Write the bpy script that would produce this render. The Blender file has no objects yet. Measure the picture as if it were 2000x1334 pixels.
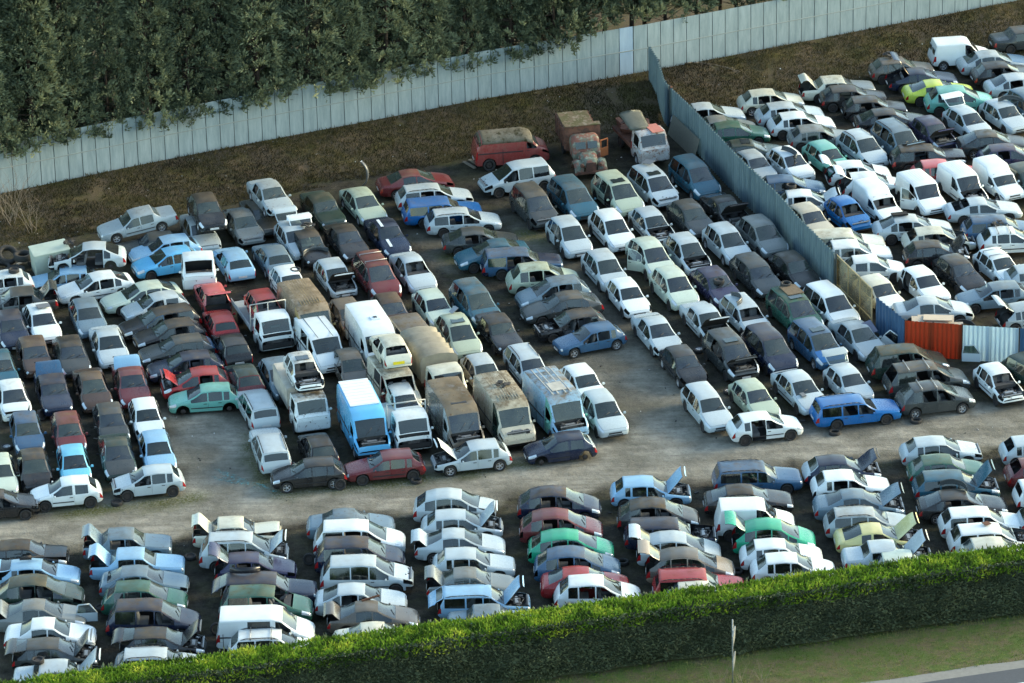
import bpy, bmesh, math, random
from mathutils import Vector, Matrix
R = math.radians
sc = bpy.context.scene
COL = sc.collection
random.seed(7)

# ------------------------------------------------------------------ camera, sky, sun, exposure
FPX, PITCH, ROLL, CAMH = 9000.0, R(25.0), 0.025, 108.0
F_ = Vector((0, math.cos(PITCH), -math.sin(PITCH)))
r0 = Vector((1, 0, 0)); u0 = Vector((0, math.sin(PITCH), math.cos(PITCH)))
R_ = r0*math.cos(ROLL) - u0*math.sin(ROLL)
U_ = r0*math.sin(ROLL) + u0*math.cos(ROLL)
CAMP = Vector((0, 0, CAMH))
camd = bpy.data.cameras.new('camera'); cam = bpy.data.objects.new('camera', camd); COL.objects.link(cam)
M = Matrix((R_, U_, -F_)).transposed().to_4x4(); M.translation = CAMP
cam.matrix_world = M
camd.sensor_width = 36.0; camd.lens = FPX/2000*36.0
camd.clip_start = 1.0; camd.clip_end = 6000.0
sc.camera = cam
def pix(u, v, z=0.0):
    """point of the place seen at photo pixel (u, v) at height z"""
    d = F_*FPX + R_*(u-1000.0) - U_*(v-667.0)
    t = (z-CAMH)/d.z
    return CAMP + d*t

SUN_EL, SUN_AZ = R(17), R(70)          # azimuth clockwise from +Y
w = bpy.data.worlds.new('World'); sc.world = w; w.use_nodes = True
nt = w.node_tree; bg = nt.nodes['Background']
sky = nt.nodes.new('ShaderNodeTexSky'); sky.sky_type = 'NISHITA'; sky.sun_disc = False
sky.sun_elevation = SUN_EL; sky.sun_rotation = SUN_AZ; sky.air_density = 1.0; sky.dust_density = 1.2; sky.ozone_density = .35
tint = nt.nodes.new('ShaderNodeMix'); tint.data_type = 'RGBA'; tint.blend_type = 'MULTIPLY'; tint.inputs[0].default_value = 1.0
tint.inputs[7].default_value = (.96, 1.03, .98, 1)
nt.links.new(sky.outputs[0], tint.inputs[6]); nt.links.new(tint.outputs[2], bg.inputs[0]); bg.inputs[1].default_value = 0.15
sd = bpy.data.lights.new('sun', 'SUN'); sd.energy = 1.5; sd.angle = R(24); sd.color = (1.0, 0.86, 0.55)
so = bpy.data.objects.new('sun', sd); COL.objects.link(so)
sdir = Vector((math.cos(SUN_EL)*math.sin(SUN_AZ), math.cos(SUN_EL)*math.cos(SUN_AZ), math.sin(SUN_EL)))
so.rotation_euler = sdir.to_track_quat('Z', 'Y').to_euler()
so.location = (60, 200, 80)
vs = sc.view_settings
vs.view_transform = 'Standard'; vs.look = 'None'; vs.gamma = 1.0; vs.use_curve_mapping = False; vs.exposure = 1.86
sc.cycles.max_bounces = 6; sc.cycles.transparent_max_bounces = 10; sc.cycles.diffuse_bounces = 3; sc.cycles.glossy_bounces = 3
sc.cycles.caustics_reflective = False; sc.cycles.caustics_refractive = False

# ------------------------------------------------------------------ small helpers
def tag(o, label=None, cat=None, group=None, kind=None):
    if label: o['label'] = label
    if cat: o['category'] = cat
    if group: o['group'] = group
    if kind: o['kind'] = kind
    return o
def empty(name, loc, rz=0.0, rx=0.0, ry=0.0):
    o = bpy.data.objects.new(name, None); COL.objects.link(o)
    o.location = loc; o.rotation_euler = (rx, ry, rz); o.empty_display_size = 0.3
    return o
def link(name, me, parent=None, loc=None, color=None):
    o = bpy.data.objects.new(name, me); COL.objects.link(o)
    if parent: o.parent = parent
    if loc is not None: o.location = loc
    if color is not None: o.color = color
    return o
def hn(x, y):
    """cheap smooth value noise for terrain and foliage"""
    def h(i, j):
        n = (i*374761393 + j*668265263) & 0xffffffff
        n = ((n ^ (n >> 13))*1274126177) & 0xffffffff
        return ((n ^ (n >> 16)) & 0xffff)/65535.0
    i, j = math.floor(x), math.floor(y); fx, fy = x-i, y-j
    fx = fx*fx*(3-2*fx); fy = fy*fy*(3-2*fy)
    return (h(i, j)*(1-fx)+h(i+1, j)*fx)*(1-fy) + (h(i, j+1)*(1-fx)+h(i+1, j+1)*fx)*fy

class MB:
    def __init__(s): s.bm = bmesh.new()
    def box(s, c, d, rot=None, mat=0, taper=None):
        vs_ = []
        for dx in (-.5, .5):
            for dy in (-.5, .5):
                for dz in (-.5, .5):
                    k = 1.0 if (taper is None or dz < 0) else taper
                    p = Vector((dx*d[0]*k, dy*d[1]*k, dz*d[2]))
                    if rot is not None: p = rot @ p
                    vs_.append(s.bm.verts.new(p+Vector(c)))
        for q in ((0,1,3,2),(4,6,7,5),(0,4,5,1),(2,3,7,6),(0,2,6,4),(1,5,7,3)):
            f = s.bm.faces.new([vs_[i] for i in q]); f.material_index = mat
        return s
    def tube(s, a, b, ra, rb=None, n=8, mat=0, caps=True):
        a = Vector(a); b = Vector(b); rb = ra if rb is None else rb
        d = (b-a).normalized(); x = d.orthogonal().normalized(); y = d.cross(x)
        A = [s.bm.verts.new(a+(x*math.cos(2*math.pi*i/n)+y*math.sin(2*math.pi*i/n))*ra) for i in range(n)]
        B = [s.bm.verts.new(b+(x*math.cos(2*math.pi*i/n)+y*math.sin(2*math.pi*i/n))*rb) for i in range(n)]
        for i in range(n):
            f = s.bm.faces.new((A[i], A[(i+1)%n], B[(i+1)%n], B[i])); f.material_index = mat; f.smooth = True
        if caps:
            f = s.bm.faces.new(A[::-1]); f.material_index = mat
            f = s.bm.faces.new(B); f.material_index = mat
        return s
    def lathe(s, prof, axis='Y', n=20, mat=0, c=(0,0,0)):
        """prof: (radius, along) closed loop"""
        c = Vector(c); rings = []
        for r, t in prof:
            ring = []
            for i in range(n):
                a = 2*math.pi*i/n
                p = Vector((r*math.cos(a), t, r*math.sin(a))) if axis == 'Y' else Vector((r*math.cos(a), r*math.sin(a), t))
                ring.append(s.bm.verts.new(p+c))
            rings.append(ring)
        m = len(rings)
        for k in range(m):
            A, B = rings[k], rings[(k+1) % m]
            for i in range(n):
                f = s.bm.faces.new((A[i], A[(i+1)%n], B[(i+1)%n], B[i])); f.material_index = mat; f.smooth = True
        return s
    def sheet(s, pts, mat=0):
        f = s.bm.faces.new([s.bm.verts.new(Vector(p)) for p in pts]); f.material_index = mat
        return s
    def prism(s, pts, h, mat=0, axis=Vector((0,0,1))):
        A = [s.bm.verts.new(Vector(p)) for p in pts]; B = [s.bm.verts.new(Vector(p)+axis*h) for p in pts]
        n = len(A)
        for i in range(n):
            f = s.bm.faces.new((A[i], A[(i+1)%n], B[(i+1)%n], B[i])); f.material_index = mat
        s.bm.faces.new(A[::-1]).material_index = mat; s.bm.faces.new(B).material_index = mat
        return s
    def mesh(s, name, mats, bevel=0.0, recalc=True):
        if recalc: bmesh.ops.recalc_face_normals(s.bm, faces=s.bm.faces)
        if bevel: bmesh.ops.bevel(s.bm, geom=list(s.bm.edges), offset=bevel, segments=2, affect='EDGES', clamp_overlap=True)
        me = bpy.data.meshes.new(name); s.bm.to_mesh(me); s.bm.free()
        for m_ in (mats if isinstance(mats, (list, tuple)) else [mats]): me.materials.append(m_)
        return me
    def obj(s, name, mats, parent=None, loc=None, bevel=0.0, color=None):
        return link(name, s.mesh(name, mats, bevel), parent, loc, color)

# ------------------------------------------------------------------ materials
def newmat(name):
    m = bpy.data.materials.new(name); m.use_nodes = True
    n = m.node_tree.nodes; b = n['Principled BSDF']
    return m, m.node_tree, n, b
def noise(nt, vec, scale, detail=4, rough=.6):
    t = nt.nodes.new('ShaderNodeTexNoise'); t.inputs['Scale'].default_value = scale
    t.inputs['Detail'].default_value = detail; t.inputs['Roughness'].default_value = rough
    if vec is not None: nt.links.new(vec, t.inputs['Vector'])
    return t.outputs['Fac']
def ramp(nt, fac, a, b, ca=(0,0,0,1), cb=(1,1,1,1)):
    r = nt.nodes.new('ShaderNodeValToRGB'); r.color_ramp.elements[0].position = a; r.color_ramp.elements[1].position = b
    r.color_ramp.elements[0].color = ca; r.color_ramp.elements[1].color = cb
    nt.links.new(fac, r.inputs[0]); return r.outputs[0]
def mixc(nt, fac, a, b):
    m = nt.nodes.new('ShaderNodeMix'); m.data_type = 'RGBA'
    for sock, v in ((m.inputs[0], fac), (m.inputs[6], a), (m.inputs[7], b)):
        if isinstance(v, (int, float)): sock.default_value = v
        elif isinstance(v, (tuple, list)): sock.default_value = tuple(v)+((1,) if len(v) == 3 else ())
        else: nt.links.new(v, sock)
    return m.outputs[2]
def mth(nt, op, a, b=0.0, clamp=False):
    m = nt.nodes.new('ShaderNodeMath'); m.operation = op; m.use_clamp = clamp
    for i, v in enumerate((a, b)):
        if isinstance(v, (int, float)): m.inputs[i].default_value = v
        else: nt.links.new(v, m.inputs[i])
    return m.outputs[0]
def coords(nt):
    t = nt.nodes.new('ShaderNodeTexCoord'); return t.outputs['Object']
def varied_coords(nt):
    """object coordinates shifted by a random amount per object, so repeats differ"""
    oi = nt.nodes.new('ShaderNodeObjectInfo'); t = nt.nodes.new('ShaderNodeTexCoord')
    mp = nt.nodes.new('ShaderNodeVectorMath'); mp.operation = 'ADD'
    s = mth(nt, 'MULTIPLY', oi.outputs['Random'], 40.0)
    c = nt.nodes.new('ShaderNodeCombineXYZ'); nt.links.new(s, c.inputs[0]); nt.links.new(s, c.inputs[2])
    nt.links.new(t.outputs['Object'], mp.inputs[0]); nt.links.new(c.outputs[0], mp.inputs[1])
    return mp.outputs[0], oi
def simple(name, col, rough=.6, metal=0.0, var=.25, scale=6.0, spec=.4):
    m, nt, n, b = newmat(name)
    v, oi = varied_coords(nt)
    f = noise(nt, v, scale)
    dark = tuple(c*(1-var) for c in col); lite = tuple(min(1, c*(1+var)) for c in col)
    nt.links.new(mixc(nt, f, dark, lite), b.inputs['Base Color'])
    b.inputs['Roughness'].default_value = rough; b.inputs['Metallic'].default_value = metal
    b.inputs['Specular IOR Level'].default_value = spec
    return m
def mat_paint():
    m, nt, n, b = newmat('car_paint')
    v, oi = varied_coords(nt)
    geo = n.new('ShaderNodeNewGeometry'); sep = n.new('ShaderNodeSeparateXYZ'); nt.links.new(geo.outputs['Normal'], sep.inputs[0])
    up = mth(nt, 'MULTIPLY', mth(nt, 'SUBTRACT', sep.outputs[2], .55), 2.6, True)
    n1 = ramp(nt, noise(nt, v, 1.7, 5, .65), .30, .66)
    n2 = noise(nt, v, 14.0, 4, .7)
    n3 = ramp(nt, noise(nt, v, .7, 2, .5), .35, .65)
    sz = n.new('ShaderNodeSeparateXYZ'); tcz = n.new('ShaderNodeTexCoord'); nt.links.new(tcz.outputs['Object'], sz.inputs[0])
    high = mth(nt, 'ADD', .30, mth(nt, 'MULTIPLY', mth(nt, 'SUBTRACT', sz.outputs[2], .95), 2.2, True))
    dirt = oi.outputs['Alpha']
    f = mth(nt, 'MULTIPLY', mth(nt, 'MULTIPLY', up, mth(nt, 'MULTIPLY', dirt, .50)), mth(nt, 'ADD', mth(nt, 'MULTIPLY', n1, .75), .20), True)
    low = mth(nt, 'MULTIPLY', mth(nt, 'MULTIPLY', ramp(nt, noise(nt, v, 3.0, 6, .7), .50, .75), dirt), .30)
    f = mth(nt, 'MULTIPLY', mth(nt, 'ADD', f, low, True), high, True)
    dust = mixc(nt, n3, (.22, .178, .125), (.105, .086, .060))
    base = mixc(nt, mth(nt, 'MULTIPLY', n2, .4), oi.outputs['Color'], mixc(nt, .10, oi.outputs['Color'], (.06, .055, .045)))
    base = mixc(nt, mth(nt, 'MULTIPLY', ramp(nt, noise(nt, v, .9, 3, .5), .45, .62), .22), base, mixc(nt, .45, base, (.20, .19, .17)))
    col = mixc(nt, f, base, dust)
    # rust and moss freckles on the dirtiest
    rus = mth(nt, 'MULTIPLY', ramp(nt, noise(nt, v, 5.5, 6, .75), .58, .66), mth(nt, 'MULTIPLY', mth(nt, 'SUBTRACT', dirt, .55), 2.2, True), True)
    col = mixc(nt, rus, col, (.10, .048, .022))
    back = geo.outputs['Backfacing']
    col = mixc(nt, back, col, mixc(nt, .12, (.018, .018, .02), oi.outputs['Color']))
    nt.links.new(col, b.inputs['Base Color'])
    rg = mth(nt, 'ADD', mth(nt, 'MULTIPLY', mth(nt, 'ADD', f, rus, True), .45), mth(nt, 'ADD', .20, mth(nt, 'MULTIPLY', n2, .12)))
    nt.links.new(rg, b.inputs['Roughness'])
    nt.links.new(mth(nt, 'MULTIPLY', mth(nt, 'SUBTRACT', 1.0, mth(nt, 'MULTIPLY', f, 1.6, True), True), .34), b.inputs['Specular IOR Level'])
    cw = mth(nt, 'MULTIPLY', mth(nt, 'SUBTRACT', 1.0, mth(nt, 'ADD', mth(nt, 'MULTIPLY', f, 2.2), back, True), True), .42)
    nt.links.new(cw, b.inputs['Coat Weight']); b.inputs['Coat Roughness'].default_value = .12
    bp = n.new('ShaderNodeBump'); bp.inputs['Strength'].default_value = .12; bp.inputs['Distance'].default_value = .03
    nt.links.new(noise(nt, v, 2.2, 3, .5), bp.inputs['Height']); nt.links.new(bp.outputs[0], b.inputs['Normal'])
    return m
def mat_glass():
    m, nt, n, b = newmat('car_glass')
    v, oi = varied_coords(nt)
    n1 = ramp(nt, noise(nt, v, 1.1, 3, .55), .25, .85)
    geo = n.new('ShaderNodeNewGeometry'); sep = n.new('ShaderNodeSeparateXYZ'); nt.links.new(geo.outputs['Normal'], sep.inputs[0])
    up = mth(nt, 'MULTIPLY', mth(nt, 'SUBTRACT', sep.outputs[2], .2), 1.6, True)
    dustf = mth(nt, 'MULTIPLY', mth(nt, 'MULTIPLY', mth(nt, 'ADD', mth(nt, 'MULTIPLY', n1, .55), .45), mth(nt, 'ADD', up, .10)), mth(nt, 'ADD', mth(nt, 'MULTIPLY', oi.outputs['Alpha'], .26), .02), True)
    tr = n.new('ShaderNodeBsdfTransparent'); tr.inputs[0].default_value = (.30, .37, .35, 1)
    gl = n.new('ShaderNodeBsdfGlossy'); gl.inputs['Color'].default_value = (.95, 1, 1, 1)
    nt.links.new(mth(nt, 'ADD', .06, mth(nt, 'MULTIPLY', dustf, .3)), gl.inputs['Roughness'])
    fr = n.new('ShaderNodeFresnel'); fr.inputs[0].default_value = 1.7
    mx = n.new('ShaderNodeMixShader'); nt.links.new(mth(nt, 'MULTIPLY', fr.outputs[0], 1.15, True), mx.inputs[0])
    nt.links.new(tr.outputs[0], mx.inputs[1]); nt.links.new(gl.outputs[0], mx.inputs[2])
    df = n.new('ShaderNodeBsdfDiffuse'); hue = ramp(nt, oi.outputs['Random'], .35, .65)
    nt.links.new(mixc(nt, n1, mixc(nt, hue, (.16, .225, .19), (.13, .165, .25)), (.26, .29, .24)), df.inputs[0])
    m2 = n.new('ShaderNodeMixShader'); nt.links.new(dustf, m2.inputs[0]); nt.links.new(mx.outputs[0], m2.inputs[1]); nt.links.new(df.outputs[0], m2.inputs[2])
    nt.links.new(m2.outputs[0], n['Material Output'].inputs[0]); n.remove(b)
    return m
PAINT = mat_paint(); GLASS = mat_glass()
UNDER = simple('underside', (.02, .02, .02), .9)
LINING = simple('panel_underside', (.022,.021,.021), .8, 0, .4)
TRIM = simple('dark_plastic', (.028, .028, .03), .55)
TYRE = simple('tyre_rubber', (.030, .029, .028), .85, scale=10)
STEEL = simple('rusty_steel_wheel', (.05, .042, .038), .75, .2, .4, 12)
ALLOY = simple('alloy_wheel', (.55, .56, .58), .35, .6)
METAL = simple('bare_metal', (.34, .35, .36), .45, .7)
ENGINE = simple('engine_metal', (.09, .09, .09), .6, .3, .8, 9)
LAMPG = simple('lamp_lens', (.55, .62, .66), .12, .2, .2, 12, .8)
TAILR = simple('tail_lens', (.30, .012, .014), .2, 0, .2, 8, .7)
PLATE = simple('number_plate', (.55, .56, .55), .5)
PLATEY = simple('yellow_plate', (.75, .58, .02), .5)
SEAT = simple('seat_cloth', (.10, .105, .11), .9, 0, .5, 3)
DASH = simple('dashboard', (.04, .04, .042), .8, 0, .5, 4)
RUST = simple('rust', (.13, .06, .035), .9, 0, .5, 3)
WOOD = simple('weathered_wood', (.20, .17, .13), .9, 0, .3, 5)
# ------------------------------------------------------------------ lofted vehicle bodies
def lerp(a, b, t): return a+(b-a)*t
def interp(keys, s):
    if s <= keys[0][0]: return keys[0][1]
    for (a, va), (b, vb) in zip(keys, keys[1:]):
        if s <= b: return va if b == a else lerp(va, vb, (s-a)/(b-a))
    return keys[-1][1]
# top: centre line of the body from nose (s=0) to tail; ws=(cowl, roof front), rg=(roof rear, glass foot)
TY = dict(
 supermini=dict(nm='hatchback', L=3.85, W=1.64, top=[(0,.60),(.06,.70),(.22,.78),(1.0,.96),(1.72,1.36),(2.3,1.42),(3.22,1.37),(3.60,.98),(3.74,.88),(3.85,.62)],
   ws=(1.0,1.72), rg=(3.22,3.60), wh=(.72,3.15), doors=[(1.10,2.05),(2.05,2.82)], wins=[(1.14,2.02),(2.08,2.80)], qw=(2.88,3.18), kind='h'),
 threedoor=dict(nm='hatchback', L=3.75, W=1.63, top=[(0,.60),(.06,.70),(.22,.77),(.98,.95),(1.66,1.34),(2.2,1.40),(3.08,1.35),(3.50,.97),(3.64,.86),(3.75,.60)],
   ws=(.98,1.66), rg=(3.08,3.50), wh=(.70,3.08), doors=[(1.08,2.25)], wins=[(1.18,2.18)], qw=(2.32,3.0), kind='h'),
 hatch=dict(nm='hatchback', L=4.12, W=1.70, top=[(0,.58),(.07,.68),(.25,.76),(1.12,.94),(1.85,1.34),(2.45,1.40),(3.38,1.34),(3.82,.97),(4.0,.87),(4.12,.62)],
   ws=(1.12,1.85), rg=(3.38,3.82), wh=(.80,3.40), doors=[(1.22,2.22),(2.22,3.0)], wins=[(1.26,2.19),(2.25,2.98)], qw=(3.05,3.34), kind='h'),
 liftback=dict(nm='liftback_car', L=4.50, W=1.75, top=[(0,.55),(.08,.65),(.3,.73),(1.25,.92),(2.05,1.33),(2.6,1.40),(3.35,1.34),(4.12,.97),(4.40,.90),(4.50,.62)],
   ws=(1.25,2.05), rg=(3.35,4.12), wh=(.88,3.60), doors=[(1.36,2.36),(2.36,3.2)], wins=[(1.40,2.33),(2.39,3.18)], qw=(3.25,3.62), kind='h'),
 sedan=dict(nm='saloon_car', L=4.55, W=1.73, top=[(0,.56),(.08,.66),(.3,.75),(1.28,.93),(2.0,1.34),(2.5,1.40),(3.15,1.35),(3.72,1.0),(4.40,.94),(4.55,.66)],
   ws=(1.28,2.0), rg=(3.15,3.72), wh=(.86,3.55), doors=[(1.38,2.34),(2.34,3.15)], wins=[(1.42,2.31),(2.37,3.13)], qw=None, kind='s'),
 coupe=dict(nm='coupe', L=4.35, W=1.74, top=[(0,.52),(.08,.62),(.3,.70),(1.3,.88),(2.05,1.24),(2.5,1.29),(3.05,1.24),(3.95,.93),(4.22,.88),(4.35,.60)],
   ws=(1.3,2.05), rg=(3.05,3.95), wh=(.86,3.45), doors=[(1.42,2.6)], wins=[(1.56,2.5)], qw=(2.62,3.1), kind='h'),
 estate=dict(nm='estate_car', L=4.50, W=1.72, top=[(0,.57),(.08,.67),(.3,.75),(1.22,.93),(1.95,1.36),(2.5,1.43),(3.95,1.40),(4.32,1.0),(4.42,.86),(4.50,.62)],
   ws=(1.22,1.95), rg=(3.95,4.32), wh=(.85,3.52), doors=[(1.32,2.32),(2.32,3.15)], wins=[(1.36,2.29),(2.35,3.13)], qw=(3.20,4.02), kind='h'),
 scenic=dict(nm='people_carrier', L=4.18, W=1.73, top=[(0,.62),(.07,.72),(.25,.82),(.95,1.02),(1.80,1.53),(2.35,1.60),(3.45,1.54),(3.92,1.06),(4.06,.92),(4.18,.66)],
   ws=(.95,1.80), rg=(3.45,3.92), wh=(.80,3.42), doors=[(1.18,2.18),(2.18,3.0)], wins=[(1.20,2.15),(2.21,2.98)], qw=(3.04,3.5), kind='h'),
 picasso=dict(nm='people_carrier', L=4.28, W=1.75, top=[(0,.60),(.07,.70),(.25,.80),(.85,1.02),(1.78,1.52),(2.4,1.63),(3.1,1.58),(3.62,1.44),(4.12,1.03),(4.22,.90),(4.28,.64)],
   ws=(.85,1.78), rg=(3.60,4.12), wh=(.82,3.55), doors=[(1.42,2.28),(2.28,3.08)], wins=[(1.45,2.25),(2.31,3.06)], qw=(3.12,3.66), fq=(.98,1.39), kind='h'),
 espace=dict(nm='people_carrier', L=4.50, W=1.82, top=[(0,.62),(.07,.72),(.25,.84),(.92,1.05),(1.80,1.62),(2.4,1.70),(3.98,1.66),(4.34,1.10),(4.42,.92),(4.50,.66)],
   ws=(.92,1.80), rg=(3.98,4.34), wh=(.85,3.62), doors=[(1.15,2.12),(2.12,3.0)], wins=[(1.18,2.09),(2.15,2.98)], qw=(3.04,4.02), kind='h'),
 smallvan=dict(nm='small_van', L=4.05, W=1.68, top=[(0,.62),(.07,.74),(.25,.85),(.95,1.06),(1.52,1.70),(1.9,1.80),(3.80,1.80),(3.95,1.10),(4.0,.92),(4.05,.66)],
   ws=(.95,1.52), rg=(3.80,3.95), wh=(.80,3.35), doors=[(1.06,2.0)], wins=[(1.16,1.92)], qw=None, kind='h', wr=.90),
 boxvan=dict(nm='small_van', L=4.0, W=1.62, top=[(0,.60),(.07,.72),(.25,.80),(.98,.98),(1.55,1.42),(1.95,1.47),(2.30,1.80),(3.85,1.83),(3.93,1.10),(3.97,.92),(4.0,.66)],
   ws=(.98,1.55), rg=(3.85,3.93), wh=(.74,3.25), doors=[(1.06,1.98)], wins=[(1.18,1.90)], qw=None, kind='h', wr=.90, roofbump=True),
 midvan=dict(nm='van', L=4.75, W=1.85, top=[(0,.68),(.07,.82),(.25,.95),(.82,1.18),(1.55,1.82),(2.0,1.92),(4.55,1.90),(4.66,1.15),(4.72,.95),(4.75,.68)],
   ws=(.82,1.55), rg=(4.55,4.66), wh=(.85,3.85), doors=[(1.0,1.95)], wins=[(1.12,1.85)], qw=(2.1,3.2), kind='h', wr=.90, R=.33),
 bigvan=dict(nm='large_van', L=5.2, W=1.98, top=[(0,.75),(.06,1.0),(.20,1.12),(.55,1.28),(1.02,2.12),(1.45,2.38),(2.2,2.45),(5.10,2.45),(5.14,1.2),(5.17,1.0),(5.2,.7)],
   ws=(.55,1.02), rg=(5.10,5.14), wh=(.80,4.1), doors=[(.72,1.62)], wins=[(.84,1.52)], qw=None, kind='h', wr=.90, R=.34, wtop=.58),
 truckcab=dict(nm='truck_cab', L=1.75, W=1.95, top=[(0,1.0),(.03,1.22),(.08,1.27),(.16,1.32),(.48,2.02),(.75,2.14),(1.62,2.12),(1.68,1.3),(1.72,1.1),(1.75,.8)],
   ws=(.16,.48), rg=(1.62,1.68), wh=(.85,), doors=[(.35,1.35)], wins=[(.45,1.25)], qw=None, kind='h', wr=.88, R=.36, wtop=.85),
 oldvan=dict(nm='vintage_van', L=4.6, W=1.92, top=[(0,.85),(.06,1.05),(.22,1.18),(.62,1.34),(1.05,2.0),(1.5,2.2),(4.2,2.18),(4.48,1.6),(4.56,1.2),(4.6,.7)],
   ws=(.62,1.05), rg=(4.2,4.48), wh=(.9,3.75), doors=[(.7,1.5)], wins=[(.8,1.42)], qw=None, kind='h', wr=.93, R=.38, wtop=.80, crown=.34),
)
def variant(src, **kw):
    d = dict(TY[src]); d.update(kw); return d
TY['wedge_hatch'] = variant('hatch', L=4.08, W=1.67, top=[(0,.56),(.04,.68),(.18,.72),(1.22,.90),(1.90,1.31),(2.4,1.37),(3.42,1.33),(3.84,.97),(3.98,.90),(4.08,.60)], ws=(1.22,1.90), rg=(3.42,3.84), doors=[(1.30,2.25),(2.25,3.02)], wins=[(1.36,2.22),(2.28,3.0)], qw=(3.10,3.36), wr=.77, lamp=(.02,.16))
TY['boxy_saloon'] = variant('sedan', L=4.60, W=1.72, top=[(0,.60),(.04,.72),(.16,.78),(1.38,.91),(1.95,1.34),(2.4,1.38),(3.25,1.35),(3.62,.99),(4.52,.95),(4.60,.64)], ws=(1.38,1.95), rg=(3.25,3.62), doors=[(1.44,2.38),(2.38,3.2)], wins=[(1.50,2.35),(2.41,3.17)], wr=.79, lamp=(.02,.14))
TY['round_mini'] = variant('supermini', L=3.74, W=1.66, top=[(0,.62),(.08,.74),(.3,.86),(.86,1.0),(1.62,1.42),(2.2,1.49),(3.05,1.43),(3.50,1.02),(3.64,.92),(3.74,.64)], ws=(.86,1.62), rg=(3.05,3.50), doors=[(1.0,1.98),(1.98,2.76)], wins=[(1.06,1.95),(2.01,2.72)], qw=(2.80,3.04), wr=.69, lamp=(.05,.46))
TY['boxy_estate'] = variant('estate', L=4.62, W=1.74, top=[(0,.60),(.04,.72),(.18,.78),(1.32,.92),(1.95,1.38),(2.5,1.44),(4.30,1.42),(4.48,1.0),(4.55,.86),(4.62,.62)], ws=(1.32,1.95), rg=(4.30,4.48), doors=[(1.40,2.36),(2.36,3.2)], wins=[(1.46,2.33),(2.39,3.18)], qw=(3.26,4.28), wr=.79, lamp=(.02,.14))
TY['round_saloon'] = variant('sedan', L=4.50, W=1.75, top=[(0,.54),(.1,.66),(.4,.78),(1.15,.95),(2.0,1.36),(2.55,1.43),(3.1,1.37),(3.86,1.02),(4.36,.96),(4.50,.66)], ws=(1.15,2.0), rg=(3.1,3.86), doors=[(1.28,2.28),(2.28,3.1)], wins=[(1.34,2.25),(2.31,3.08)], wr=.67, lamp=(.05,.5))
VARIANTS = dict(hatch=('hatch', 'wedge_hatch', 'hatch'), sedan=('sedan', 'boxy_saloon', 'round_saloon'), supermini=('supermini', 'round_mini'), estate=('estate', 'boxy_estate'))
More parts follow.
